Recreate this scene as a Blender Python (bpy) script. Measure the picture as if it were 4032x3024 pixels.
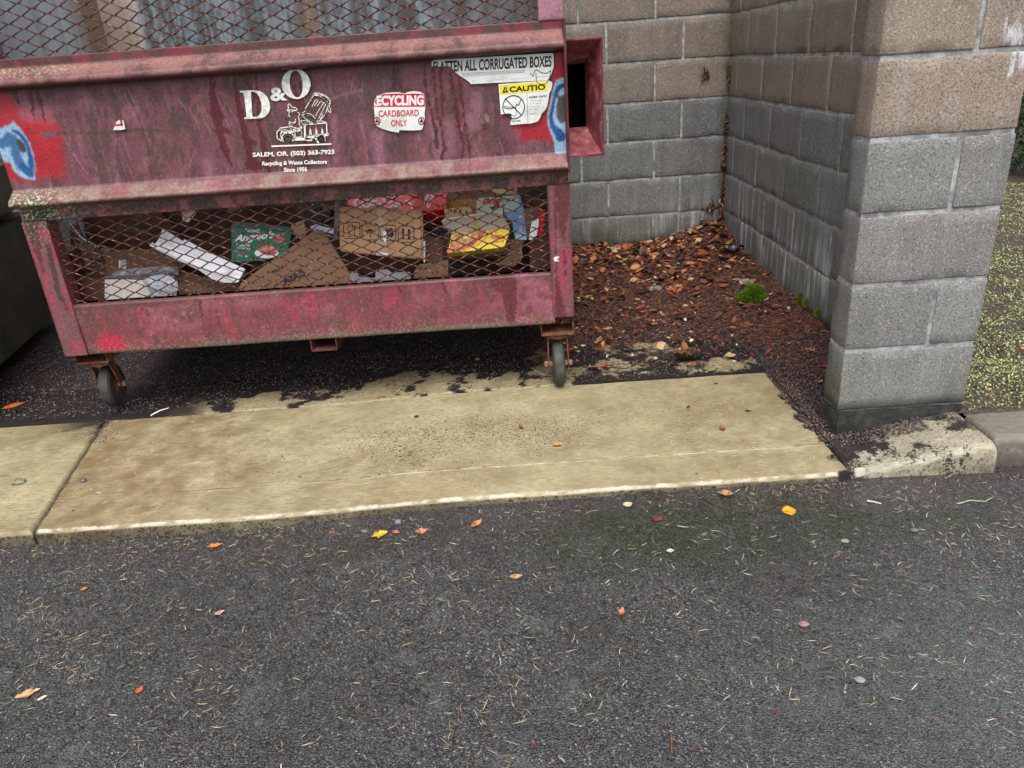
import bpy, bmesh, math, random
import numpy as np
from mathutils import Vector, Matrix
for o in list(bpy.data.objects): bpy.data.objects.remove(o)
SC = bpy.context.scene; COL = SC.collection
# ------------------------------------------------------------------ camera
CF = 2931.93; CH = 1.16
CR = np.array([0.99772002, -0.01793691, -0.06506174]); CU = np.array([0.06681072, 0.39883549, 0.91458547]); CW = np.array([-0.0095441, 0.91684705, -0.39912453])
cd = bpy.data.cameras.new('camera'); cam = bpy.data.objects.new('camera', cd); COL.objects.link(cam)
cd.sensor_width = 36; cd.lens = CF/4032*36; cd.clip_start = .05; cd.clip_end = 400
M = Matrix.Identity(4)
for i in range(3): M[i][0] = CR[i]; M[i][1] = CU[i]; M[i][2] = -CW[i]
M[0][3] = 0; M[1][3] = 0; M[2][3] = CH
cam.matrix_world = M; SC.camera = cam
# ------------------------------------------------------------------ light
w = bpy.data.worlds.new('World'); SC.world = w; w.use_nodes = True
nt = w.node_tree; nt.nodes.clear()
sky = nt.nodes.new('ShaderNodeTexSky'); sky.sky_type = 'NISHITA'; sky.sun_disc = False
SUN_EL, SUN_AZ = math.radians(61), math.radians(186)     # azimuth clockwise from +Y
sky.sun_elevation = SUN_EL; sky.sun_rotation = SUN_AZ; sky.air_density = 1.0; sky.dust_density = 4.0; sky.ozone_density = 1.0
hs = nt.nodes.new('ShaderNodeHueSaturation'); hs.inputs['Saturation'].default_value = .28
bg = nt.nodes.new('ShaderNodeBackground'); bg.inputs[1].default_value = .14
wo = nt.nodes.new('ShaderNodeOutputWorld')
nt.links.new(sky.outputs[0], hs.inputs['Color']); nt.links.new(hs.outputs[0], bg.inputs[0]); nt.links.new(bg.outputs[0], wo.inputs[0])
sd = bpy.data.lights.new('sun', 'SUN'); sd.energy = 1.5; sd.angle = math.radians(35); sd.color = (1, .97, .93)
sun = bpy.data.objects.new('sun', sd); COL.objects.link(sun)
dirv = Vector((math.sin(SUN_AZ)*math.cos(SUN_EL), math.cos(SUN_AZ)*math.cos(SUN_EL), math.sin(SUN_EL)))
sun.rotation_euler = dirv.to_track_quat('Z', 'Y').to_euler(); sun.location = (0, 0, 8)
SC.view_settings.view_transform = 'Standard'; SC.view_settings.look = 'None'; SC.view_settings.gamma = 1; SC.view_settings.exposure = 0.66
SC.render.engine = 'CYCLES'

# ------------------------------------------------------------------ measuring: photo pixel (4032 wide) -> point on a vertical plane y=Y / x=X / z=Z
def ray(u, v): return CW + CR*(u-2016)/CF - CU*(v-1512)/CF
def onY(u, v, Y): d = ray(u, v); q = d*Y/d[1]; q[2] += CH; return q
def onX(u, v, X): d = ray(u, v); q = d*X/d[0]; q[2] += CH; return q
def onZ(u, v, Z): d = ray(u, v); q = d*(Z-CH)/d[2]; q[2] += CH; return q
def zA(x, y): return (850+x/3.318, 220+y/3.318)
def zB(x, y): return (1400+x/2.458, 180+y/2.458)
def zC(x, y): return (x/3.16, 350+y/3.16)
def zm1(x, y): return (x/1.8433, y/1.8433)
def z2(x, y): return (1100+x/1.8433, y/1.8433)
def z5(x, y): return (x/1.8433, 700+y/1.8433)
def z6(x, y): return (1100+x/1.8433, 700+y/1.8433)
def ss(a, b, x): t = np.clip((x-a)/(b-a), 0, 1); return t*t*(3-2*t)
RNG = np.random.default_rng(7); random.seed(7)
_T = np.random.default_rng(3).random((256, 256))
def vnoise(x, y):
    xi = np.floor(x).astype(int); yi = np.floor(y).astype(int); fx = x-xi; fy = y-yi
    fx = fx*fx*(3-2*fx); fy = fy*fy*(3-2*fy); a = _T[xi & 255, yi & 255]; b = _T[(xi+1) & 255, yi & 255]; c = _T[xi & 255, (yi+1) & 255]; d = _T[(xi+1) & 255, (yi+1) & 255]
    return (a*(1-fx)+b*fx)*(1-fy)+(c*(1-fx)+d*fx)*fy
def fbm(x, y, s=1., o=4, r=.5, seed=0):
    t = 0; a = 1; n = 0; x = np.asarray(x, float)*s+seed*17.3; y = np.asarray(y, float)*s+seed*9.7
    for _ in range(o): t = t+a*vnoise(x, y); n += a; a *= r; x = x*2.03+5.1; y = y*2.03+3.7
    return t/n
def seg_mask(x, z, pts, width, soft=.002, jit=.0, seed=0):
    """1 inside a wandering stroke through pts [(x,z)...]; width metres (scalar or per point)"""
    d = np.full(np.shape(x), 9.); ws = width if hasattr(width, '__len__') else [width]*len(pts)
    for i in range(len(pts)-1):
        ax, az = pts[i]; bx, bz = pts[i+1]; dx = bx-ax; dz = bz-az; L = dx*dx+dz*dz+1e-12
        t = np.clip(((x-ax)*dx+(z-az)*dz)/L, 0, 1); dd = np.hypot(x-ax-t*dx, z-az-t*dz)-(ws[i]+(ws[i+1]-ws[i])*t)/2
        d = np.minimum(d, dd)
    if jit: d = d+(fbm(x, z, 90, 3, .6, seed)-.5)*jit
    return ss(soft, -soft, d)
def poly_d(x, z, pts):
    inside = np.zeros(np.shape(x), bool); d = np.full(np.shape(x), 9.); n = len(pts)
    for i in range(n):
        ax, az = pts[i]; bx, bz = pts[(i+1) % n]; dx = bx-ax; dz = bz-az
        t = np.clip(((x-ax)*dx+(z-az)*dz)/(dx*dx+dz*dz+1e-12), 0, 1); d = np.minimum(d, np.hypot(x-ax-t*dx, z-az-t*dz))
        c = ((az > z) != (bz > z)) & (x < dx*(z-az)/(dz+1e-12)+ax); inside ^= c
    return np.where(inside, -d, d)
def poly_mask(x, z, pts, soft=.004, jit=.0, seed=0, s=60):
    d = poly_d(x, z, pts)
    if jit: d = d+(fbm(x, z, s, 4, .6, seed)-.5)*jit
    return ss(soft, -soft, d)
# ------------------------------------------------------------------ node helper
class NT:
    def __init__(s, name):
        s.m = bpy.data.materials.new(name); s.m.use_nodes = True; s.t = s.m.node_tree; s.t.nodes.clear()
        s.o = s.t.nodes.new('ShaderNodeOutputMaterial'); s.b = s.t.nodes.new('ShaderNodeBsdfPrincipled'); s.t.links.new(s.b.outputs[0], s.o.inputs[0])
        s.c = s.t.nodes.new('ShaderNodeTexCoord').outputs['Object']
    def n(s, k): return s.t.nodes.new(k)
    def set(s, sock, v):
        if hasattr(v, 'links') or isinstance(v, bpy.types.NodeSocket): s.t.links.new(v, sock)
        else: sock.default_value = v if not (isinstance(v, tuple) and len(v) == 3 and sock.type == 'RGBA') else (*v, 1)
    def map(s, sc, v=None):
        m = s.n('ShaderNodeMapping'); m.inputs['Scale'].default_value = sc; s.t.links.new(v or s.c, m.inputs[0]); return m.outputs[0]
    def noise(s, sc, det=4, ro=.55, v=None, dist=0, col=False):
        n = s.n('ShaderNodeTexNoise'); n.inputs['Scale'].default_value = sc; n.inputs['Detail'].default_value = det; n.inputs['Roughness'].default_value = ro; n.inputs['Distortion'].default_value = dist
        s.t.links.new(v or s.c, n.inputs['Vector']); return n.outputs['Color' if col else 'Fac']
    def vor(s, sc, v=None, out='Distance', f='F1', rand=1):
        n = s.n('ShaderNodeTexVoronoi'); n.feature = f; n.inputs['Scale'].default_value = sc; n.inputs['Randomness'].default_value = rand
        s.t.links.new(v or s.c, n.inputs['Vector']); return n.outputs[out]
    def ramp(s, f, stops):
        r = s.n('ShaderNodeValToRGB'); s.t.links.new(f, r.inputs[0]); e = r.color_ramp.elements
        while len(e) < len(stops): e.new(.5)
        for i, (p, c) in enumerate(stops): e[i].position = p; e[i].color = (c, c, c, 1) if not hasattr(c, '__len__') else (*c, 1)
        return r.outputs[0]
    def mix(s, f, a, b, mode='MIX'):
        m = s.n('ShaderNodeMix'); m.data_type = 'RGBA'; m.blend_type = mode; s.set(m.inputs['Factor'], f); s.set(m.inputs['A'] if False else m.inputs[6], a); s.set(m.inputs[7], b); return m.outputs[2]
    def math(s, op, a, b=0.):
        m = s.n('ShaderNodeMath'); m.operation = op; s.set(m.inputs[0], a); s.set(m.inputs[1], b); return m.outputs[0]
    def attr(s, nm): a = s.n('ShaderNodeAttribute'); a.attribute_name = nm; return a
    def sep(s, v=None): m = s.n('ShaderNodeSeparateXYZ'); s.t.links.new(v or s.c, m.inputs[0]); return m.outputs
    def bump(s, h, st=.3, d=.002, prev=None):
        b = s.n('ShaderNodeBump'); b.inputs['Strength'].default_value = st; b.inputs['Distance'].default_value = d; s.t.links.new(h, b.inputs['Height'])
        if prev is not None: s.t.links.new(prev, b.inputs['Normal'])
        return b.outputs[0]
    def out(s, col=None, rough=None, normal=None, spec=None, metal=None, alpha=None, trans=None):
        for k, v in (('Base Color', col), ('Roughness', rough), ('Normal', normal), ('Specular IOR Level', spec), ('Metallic', metal), ('Alpha', alpha), ('Transmission Weight', trans)):
            if v is not None: s.set(s.b.inputs[k], v)
        return s.m
# ------------------------------------------------------------------ object helpers
def tag(o, label=None, cat=None, group=None, kind=None):
    if label: o['label'] = label
    if cat: o['category'] = cat
    if group: o['group'] = group
    if kind: o['kind'] = kind
    return o
def empty(name, loc, label, cat, group=None):
    o = bpy.data.objects.new(name, None); o.location = loc; o.empty_display_size = .05; COL.objects.link(o); return tag(o, label, cat, group)
def root_loc(p):
    L = Vector((0, 0, 0))
    while p is not None: L += p.location; p = p.parent
    return L
def build(name, V, F, mats, parent=None, cols=None, smooth=False, midx=None, rel=True):
    """V in world coordinates; the object sits at its parent's origin"""
    V = np.asarray(V, float).reshape(-1, 3)
    if parent is not None and rel: V = V-np.array(root_loc(parent))
    me = bpy.data.meshes.new(name); 
    if isinstance(F, np.ndarray):
        k = F.shape[1]; me.vertices.add(len(V)); me.vertices.foreach_set('co', V.ravel()); me.loops.add(F.size); me.loops.foreach_set('vertex_index', F.ravel().astype(np.int32))
        me.polygons.add(len(F)); me.polygons.foreach_set('loop_start', np.arange(0, F.size, k, dtype=np.int32)); me.polygons.foreach_set('loop_total', np.full(len(F), k, np.int32))
        me.update(calc_edges=True); me.validate()
    else: me.from_pydata(V.tolist(), [], F); me.update()
    for m in (mats if isinstance(mats, (list, tuple)) else [mats]): me.materials.append(m)
    if midx is not None: me.polygons.foreach_set('material_index', np.asarray(midx, np.int32))
    for k, c in (cols or {}).items():
        c = np.asarray(c, float); a = me.color_attributes.new(k, 'FLOAT_COLOR', 'POINT'); c = c.reshape(len(V), -1)
        if c.shape[1] == 1: c = np.repeat(c, 3, 1)
        a.data.foreach_set('color', np.hstack([c, np.ones((len(V), 1))]).ravel())
    if smooth: me.polygons.foreach_set('use_smooth', np.ones(len(me.polygons), bool))
    o = bpy.data.objects.new(name, me); COL.objects.link(o)
    if parent is not None: o.parent = parent
    return o
class MB:
    def __init__(s): s.V = []; s.F = []; s.n = 0
    def add(s, V, F): 
        V = [tuple(map(float, v)) for v in V]; s.V += V; s.F += [tuple(i+s.n for i in f) for f in F]; s.n += len(V); return s
    def box(s, a, b, M=None):
        x0, y0, z0 = a; x1, y1, z1 = b; V = [(x0, y0, z0), (x1, y0, z0), (x1, y1, z0), (x0, y1, z0), (x0, y0, z1), (x1, y0, z1), (x1, y1, z1), (x0, y1, z1)]
        if M is not None: V = [tuple(M @ Vector(v)) for v in V]
        return s.add(V, [(0, 3, 2, 1), (4, 5, 6, 7), (0, 1, 5, 4), (1, 2, 6, 5), (2, 3, 7, 6), (3, 0, 4, 7)])
    def prism(s, P, d):
        """polygon P (3D points) thickened by vector d"""
        P = [np.array(q, float) for q in P]; n = len(P); d = np.array(d, float); V = P+[q+d for q in P]
        return s.add(V, [tuple(range(n)), tuple(range(2*n-1, n-1, -1))]+[(i, i+n, (i+1) % n+n, (i+1) % n) for i in range(n)])
    def tube(s, P, r, k=6, cap=True):
        P = [Vector(q) for q in P]; rs = r if hasattr(r, '__len__') else [r]*len(P); V = []
        for i, q in enumerate(P):
            t = (P[min(i+1, len(P)-1)]-P[max(i-1, 0)]).normalized(); a = t.orthogonal().normalized() if abs(t.z) > .9 else t.cross(Vector((0, 0, 1))).normalized(); b = t.cross(a)
            V += [tuple(q+(a*math.cos(2*math.pi*j/k)+b*math.sin(2*math.pi*j/k))*rs[i]) for j in range(k)]
        F = [(i*k+j, i*k+(j+1) % k, (i+1)*k+(j+1) % k, (i+1)*k+j) for i in range(len(P)-1) for j in range(k)]
        if cap: F += [tuple(range(k-1, -1, -1)), tuple(range((len(P)-1)*k, len(P)*k))]
        return s.add(V, F)
    def lathe(s, prof, M, k=32):
        """prof [(r, h)] round local z, placed by matrix M"""
        V = [tuple(M @ Vector((r*math.cos(2*math.pi*j/k), r*math.sin(2*math.pi*j/k), h))) for r, h in prof for j in range(k)]
        F = [(i*k+j, i*k+(j+1) % k, (i+1)*k+(j+1) % k, (i+1)*k+j) for i in range(len(prof)-1) for j in range(k)]
        F += [tuple(range(k-1, -1, -1)), tuple(range((len(prof)-1)*k, len(prof)*k))]
        return s.add(V, F)
    def build(s, name, mat, parent=None, smooth=False, bevel=0, rel=True):
        o = build(name, np.array(s.V), s.F, mat, parent, smooth=smooth, rel=rel)
        bm = bmesh.new(); bm.from_mesh(o.data); bmesh.ops.recalc_face_normals(bm, faces=bm.faces)
        if bevel: bmesh.ops.bevel(bm, geom=list(bm.edges), offset=bevel, segments=2, affect='EDGES', clamp_overlap=True)
        bm.to_mesh(o.data); bm.free(); return o
def gridF(ny, nx):
    i = np.arange(ny-1)[:, None]*nx+np.arange(nx-1)[None, :]; return np.stack([i, i+1, i+nx+1, i+nx], -1).reshape(-1, 4)
# ------------------------------------------------------------------ flat marks: text, strokes, filled shapes on a vertical plane
def curve_mesh(cu):
    o = bpy.data.objects.new('tmp', cu); COL.objects.link(o); dg = bpy.context.evaluated_depsgraph_get(); dg.update()
    me = bpy.data.meshes.new_from_object(o.evaluated_get(dg)); V = np.array([v.co[:] for v in me.vertices]).reshape(-1, 3); F = [tuple(f.vertices) for f in me.polygons]
    bpy.data.objects.remove(o); bpy.data.curves.remove(cu); return V, F
def text_geo(s, bold=0., shear=0.):
    cu = bpy.data.curves.new('txt', 'FONT'); cu.body = s; cu.size = 1; cu.offset = bold; cu.shear = shear; cu.resolution_u = 4; cu.fill_mode = 'FRONT'; cu.extrude = 0
    V, F = curve_mesh(cu); lo = V.min(0); hi = V.max(0); return (V-lo)/np.maximum(hi-lo, 1e-6), F
def quad_map(V, q):
    """unit square coords -> 3D quad q=[bl,br,tr,tl]"""
    q = [np.array(a, float) for a in q]; u = V[:, 0:1]; v = V[:, 1:2]
    return q[0]*(1-u)*(1-v)+q[1]*u*(1-v)+q[2]*u*v+q[3]*(1-u)*v
def add_text(mb, s, q, bold=0., shear=0.):
    V, F = text_geo(s, bold, shear); mb.add(quad_map(V, q), F)
def rectq(bl, tr, Y):
    a = onY(*bl, Y); b = onY(*tr, Y); return [(a[0], Y, a[2]), (b[0], Y, a[2]), (b[0], Y, b[2]), (a[0], Y, b[2])]
def fill_geo(loops):
    cu = bpy.data.curves.new('f', 'CURVE'); cu.dimensions = '2D'; cu.fill_mode = 'BOTH'
    for L in loops:
        sp = cu.splines.new('POLY'); sp.points.add(len(L)-1); sp.use_cyclic_u = True
        for p, (x, y) in zip(sp.points, L): p.co = (x, y, 0, 1)
    return curve_mesh(cu)
def add_fill(mb, loops, f, Y, dy=0.):
    """loops in zoom pixels, f maps them to photo pixels; plane y=Y"""
    L2 = [[(lambda q: (q[0], q[2]))(onY(*f(*p), Y)) for p in L] for L in loops]
    V, F = fill_geo(L2); mb.add([(v[0], Y-dy, v[1]) for v in V], F)
def stroke(mb, pts, w_, Y, closed=False):
    P = [np.array(p, float) for p in pts]; P = P+[P[0]] if closed else P
    for a, b in zip(P[:-1], P[1:]):
        d = b-a; L = np.hypot(*d)
        if L < 1e-6: continue
        d = d/L; n = np.array([-d[1], d[0]])*w_/2; e = d*w_*.35
        q = [a-e-n, b+e-n, b+e+n, a-e+n]; mb.add([(v[0], Y, v[1]) for v in q], [(0, 1, 2, 3)])
def px2(f, pts, Y): return [(lambda q: (q[0], q[2]))(onY(*f(*p), Y)) for p in pts]
def circ(cx, cy, rx, ry=None, n=22, a0=0, a1=360): ry = ry or rx; return [(cx+rx*math.cos(math.radians(a0+(a1-a0)*i/n)), cy+ry*math.sin(math.radians(a0+(a1-a0)*i/n))) for i in range(n if a1-a0 == 360 else n+1)]
# ================================================================== materials
def m_asphalt():
    N = NT('asphalt'); a = N.attr('mask'); m = N.sep(a.outputs['Color'])
    v = N.noise(40, 2, .5, col=True); wv = N.n('ShaderNodeVectorMath'); wv.operation = 'MULTIPLY_ADD'; N.t.links.new(v, wv.inputs[0]); wv.inputs[1].default_value = (.012, .012, .012); N.t.links.new(N.c, wv.inputs[2]); V = wv.outputs[0]
    C1 = N.vor(210, V, 'Color'); C2 = N.vor(430, V, 'Color'); cell = N.sep(C1)[0]; cell2 = N.sep(C2)[0]; d1 = N.vor(210, V); d2 = N.vor(430, V)
    c = N.ramp(cell, [(0, (.013, .013, .013)), (.4, (.036, .038, .037)), (.70, (.082, .088, .090)), (.90, (.18, .195, .205)), (1, (.50, .50, .48))]); C0 = N.vor(105, V, 'Color'); s0 = N.sep(C0); c = N.mix(N.math('MULTIPLY', N.ramp(s0[0], [(.74, 0), (.78, .85)]), N.ramp(N.vor(105, V), [(.30, 1), (.42, 0)])), c, N.ramp(s0[1], [(0, (.05, .052, .055)), (.5, (.15, .16, .165)), (.8, (.26, .26, .25)), (1, (.22, .17, .14))]))
    c2 = N.ramp(cell2, [(0, (.016, .015, .015)), (.55, (.055, .054, .055)), (.9, (.12, .12, .13)), (1, (.26, .25, .25))])
    c = N.mix(N.ramp(N.noise(90, 3), [(.44, 0), (.56, 1)]), c, c2)
    c = N.mix(N.ramp(d1, [(.38, 0), (.62, .85)]), c, (.010, .009, .009)); c = N.mix(N.ramp(N.noise(55, 5, .75), [(.30, .8), (.46, 0)]), c, (.012, .011, .011))
    big = N.noise(2.2, 5, .65); c = N.mix(N.ramp(big, [(.38, 0), (.62, .62)]), c, (.016, .0165, .016)); c = N.mix(N.ramp(N.noise(7, 5, .7), [(.56, 0), (.68, .55)]), c, (.095, .102, .105))
    c = N.mix(N.math('MULTIPLY', m[1], .8), c, N.mix(N.ramp(N.noise(190, 3, .7), [(.4, 0), (.68, 1)]), (.012, .009, .009), (.085, .064, .062)))
    c = N.mix(N.math('MULTIPLY', N.math('MULTIPLY', m[0], 1.15), N.ramp(N.noise(110, 4, .7), [(.30, .35), (.55, 1)])), c, N.mix(N.noise(300, 2), (.006, .010, .004), (.020, .029, .011)))
    c = N.mix(N.math('MULTIPLY', m[2], .34), c, (.13, .14, .143))
    wn = N.n('ShaderNodeVectorMath'); wn.operation = 'SUBTRACT'; N.t.links.new(C1, wn.inputs[0]); wn.inputs[1].default_value = (.5, .5, .5); w2 = N.n('ShaderNodeVectorMath'); w2.operation = 'SCALE'; N.t.links.new(wn.outputs[0], w2.inputs[0]); w2.inputs['Scale'].default_value = .75
    g = N.n('ShaderNodeNewGeometry'); w3 = N.n('ShaderNodeVectorMath'); w3.operation = 'ADD'; N.t.links.new(g.outputs['Normal'], w3.inputs[0]); N.t.links.new(w2.outputs[0], w3.inputs[1]); w4 = N.n('ShaderNodeVectorMath'); w4.operation = 'NORMALIZE'; N.t.links.new(w3.outputs[0], w4.inputs[0])
    h = N.math('SUBTRACT', N.math('MULTIPLY', N.noise(130, 5, .75), .9), N.math('MULTIPLY', d1, .9)); h = N.math('SUBTRACT', h, N.math('MULTIPLY', d2, .4))
    b = N.bump(h, .8, .0045, w4.outputs[0]); b = N.bump(N.noise(18, 5, .65), .4, .012, b)
    rg = N.math('ADD', N.ramp(N.noise(9, 4, .6), [(.35, .06), (.65, .22)]), N.math('MULTIPLY', cell2, .28))
    return N.out(c, rg, b, .9)
def m_concrete(name, dark=(.175, .142, .075), light=(.54, .475, .295), tint=None):
    """attr paint: r = dark speckle density, g = brown rust stain, b = dirt cover"""
    N = NT(name); m = N.sep(N.attr('mask').outputs['Color']); f = N.noise(5, 7, .72); c = N.mix(N.ramp(f, [(.22, .25), (.62, 1)]), dark, light); c = N.mix(N.ramp(N.noise(1.6, 3, .5), [(.42, .35), (.62, 0)]), c, N.mix(1, c, (.70, .64, .52), 'MULTIPLY'))
    fine = N.noise(260, 3, .6); c = N.mix(N.ramp(fine, [(.3, .35), (.62, 0)]), c, (.10, .075, .04))
    broom = N.noise(1, 3, .6, N.map((30, 380, 30))); c = N.mix(N.ramp(N.noise(38, 5, .7), [(.36, .30), (.50, 0)]), c, (.17, .14, .08)); c = N.mix(N.ramp(broom, [(.38, .5), (.56, 0)]), c, (.13, .10, .055)); c = N.mix(N.ramp(broom, [(.55, 0), (.75, .3)]), c, (.55, .50, .36))
    c = N.mix(N.math('MULTIPLY', m[1], N.ramp(N.noise(16, 4), [(.35, .25), (.65, .95)])), c, (.165, .105, .045))
    sp = N.noise(1, 4, .7, N.map((105, 150, 105))); thr = N.math('SUBTRACT', sp, N.math('SUBTRACT', .71, N.math('MULTIPLY', m[0], .165)))
    c = N.mix(N.ramp(thr, [(0, 0), (.03, .95)]), c, (.018, .020, .013))
    c = N.mix(N.math('MULTIPLY', m[0], -1.), c, (.66, .63, .54))
    s2 = N.vor(95); c = N.mix(N.ramp(s2, [(.05, .8), (.13, 0)]), c, N.mix(N.ramp(N.noise(25, 2), [(.45, 0), (.55, 1)]), (.03, .028, .02), c))
    c = N.mix(m[2], c, N.mix(N.noise(240, 2), (.010, .008, .008), (.05, .036, .034)))
    h = N.math('ADD', N.math('MULTIPLY', fine, .6), N.math('ADD', N.math('MULTIPLY', broom, .8), N.math('MULTIPLY', N.ramp(thr, [(0, 0), (.04, 1)]), -.3)))
    b = N.bump(h, .7, .0018); b = N.bump(N.math('MULTIPLY', N.math('MULTIPLY', N.noise(330, 3, .7), m[2]), 3.), .9, .004, b)
    return N.out(c, N.ramp(f, [(.3, .42), (.7, .62)]), b, .4)
def m_block():
    """attr tone = base colour of the block, attr mask: r=algae g=efflorescence b=damp"""
    N = NT('concrete_block'); tone = N.attr('tone').outputs['Color']; m = N.sep(N.attr('mask').outputs['Color'])
    c = N.mix(N.ramp(N.noise(170, 4, .7), [(.3, 0), (.7, 1)]), N.mix(1, tone, (.66, .66, .66), 'MULTIPLY'), N.mix(1, tone, (1.42, 1.40, 1.38), 'MULTIPLY')); vc_ = N.vor(1.9, N.map((1.3, 1.3, 2.6)), 'Color'); c = N.mix(.22, c, N.mix(N.sep(vc_)[0], N.mix(1, c, (.7, .7, .7), 'MULTIPLY'), N.mix(1, c, (1.35, 1.33, 1.3), 'MULTIPLY')))
    c = N.mix(N.ramp(N.noise(9, 5, .6), [(.35, .35), (.6, 0)]), c, N.mix(1, c, (.68, .66, .62), 'MULTIPLY'))
    pit = N.noise(210, 4, .75); pm = N.ramp(pit, [(.36, .8), (.45, 0)]); c = N.mix(pm, c, N.mix(1, tone, (.30, .29, .28), 'MULTIPLY'))
    grain = N.vor(240, out='Color'); c = N.mix(N.ramp(N.sep(grain)[0], [(.9, 0), (1, .55)]), c, (.52, .47, .42))
    st = N.noise(1, 4, .6, N.map((26, 26, 2.2))); c = N.mix(N.math('MULTIPLY', N.ramp(st, [(.52, 0), (.72, .75)]), m[1]), c, (.50, .52, .52))
    c = N.mix(N.math('MULTIPLY', N.ramp(st, [(.28, .55), (.48, 0)]), .6), c, N.mix(1, c, (.55, .55, .52), 'MULTIPLY'))
    c = N.mix(N.math('MULTIPLY', m[0], N.ramp(N.noise(20, 5, .65), [(.3, .55), (.6, 1)])), c, N.mix(N.noise(60, 3), (.020, .022, .012), (.10, .105, .045)))
    c = N.mix(N.math('MULTIPLY', m[2], .8), c, (.035, .038, .036))
    dv = N.n('ShaderNodeVectorMath'); dv.operation = 'DISTANCE'; N.t.links.new(N.c, dv.inputs[0]); dv.inputs[1].default_value = (1.375, 2.08, 1.115); sp_ = N.math('ADD', N.math('MULTIPLY', dv.outputs['Value'], 4.2), N.math('MULTIPLY', N.noise(1, 5, .7, N.map((38, 38, 12))), 1.5)); c = N.mix(N.ramp(sp_, [(.86, .75), (1.22, 0)]), c, (.66, .69, .73))
    h = N.math('SUBTRACT', N.math('MULTIPLY', N.noise(170, 5, .75), .6), N.math('MULTIPLY', pm, .8)); b = N.bump(h, .7, .0022)
    return N.out(c, .82, b, .3)
def m_mortar(name='mortar', a=(.20, .20, .19), b_=(.46, .47, .46)):
    N = NT(name); m = N.sep(N.attr('mask').outputs['Color']); c = N.mix(N.ramp(N.noise(30, 5, .7), [(.38, 0), (.62, 1)]), a, b_)
    c = N.mix(N.ramp(N.noise(8, 3), [(.54, 0), (.64, .7)]), c, (.10, .095, .09)); c = N.mix(m[0], c, (.05, .055, .025)); c = N.mix(m[2], c, (.03, .032, .03))
    return N.out(c, .8, N.bump(N.noise(120, 5, .7), .8, .004), .3)
def m_paint():
    """weathered paint; attr paint = colour worked out per point, attr mask r = gloss, g = lichen"""
    N = NT('weathered_red_paint'); c = N.attr('paint').outputs['Color']; m = N.sep(N.attr('mask').outputs['Color'])
    c = N.mix(N.ramp(N.noise(120, 4, .7), [(.34, .7), (.56, 0)]), c, N.mix(1, c, (.5, .42, .42), 'MULTIPLY'))
    c = N.mix(N.ramp(N.noise(190, 3, .6), [(.56, 0), (.75, .35)]), c, N.mix(.45, c, (.55, .36, .36)))
    li = N.math('MULTIPLY', m[1], N.ramp(N.noise(110, 4, .7), [(.52, 0), (.58, 1)])); c = N.mix(li, c, N.mix(N.noise(60, 2), (.20, .22, .06), (.62, .62, .45)))
    h = N.math('ADD', N.noise(140, 4, .65), N.math('MULTIPLY', li, 1.5)); b = N.bump(h, .28, .0012)
    return N.out(c, N.math('SUBTRACT', N.math('ADD', N.math('MULTIPLY', N.noise(50, 3), .3), .38), N.math('MULTIPLY', m[0], .2)), b, .45)
def m_rust(name, a=(.055, .022, .014), b_=(.17, .065, .032), c_=(.22, .15, .11), sc=40, rough=.75):
    N = NT(name); f = N.noise(sc, 5, .65); c = N.ramp(f, [(.3, a), (.52, b_), (.72, c_)]); return N.out(c, rough, N.bump(N.noise(sc*4, 4, .7), .5, .0015), .35)
def m_plain(name, col, var=.25, sc=25, rough=.7, bump=.2, spec=.3, dirt=None):
    N = NT(name); k = tuple(x*(1-var) for x in col); l = tuple(min(1, x*(1+var)) for x in col); c = N.mix(N.ramp(N.noise(sc, 5, .6), [(.3, 0), (.7, 1)]), k, l)
    if dirt: c = N.mix(N.ramp(N.noise(sc*.6, 4, .65), [(.5, 0), (.62, .8)]), c, dirt)
    return N.out(c, rough, N.bump(N.noise(sc*6, 3, .6), bump, .0015), spec)
def m_card(name, col, dirt=.4):
    N = NT(name); k = tuple(x*.78 for x in col); c = N.mix(N.noise(6, 4), k, col); fl = N.noise(1, 2, .5, N.map((260, 12, 12))); c = N.mix(N.ramp(fl, [(.4, .22), (.6, 0)]), c, tuple(x*.62 for x in col))
    c = N.mix(N.ramp(N.noise(13, 4, .6), [(.52, 0), (.62, dirt)]), c, tuple(x*.45 for x in col)); return N.out(c, .72, N.bump(fl, .18, .001), .25)
def m_vcol(name, rough=.6, spec=.4, nz=.35, bump=.0, sub=0.):
    N = NT(name); c = N.attr('tone').outputs['Color']; c = N.mix(N.ramp(N.noise(260, 3, .6), [(.3, nz), (.65, 0)]), c, N.mix(1, c, (.45, .4, .35), 'MULTIPLY'))
    return N.out(c, rough, N.bump(N.noise(300, 3), bump, .001) if bump else None, spec)
ASPH = m_asphalt(); CONC = m_concrete('apron_concrete'); CONC_DK = m_concrete('old_kerb_concrete', (.09, .088, .08), (.21, .205, .19)); BLK = m_block(); MOR = m_mortar()
PAINT = m_paint(); RUST = m_rust('rusty_steel'); VC = m_vcol('litter'); VCW = m_vcol('wet_leaf', .32, .5)
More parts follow.
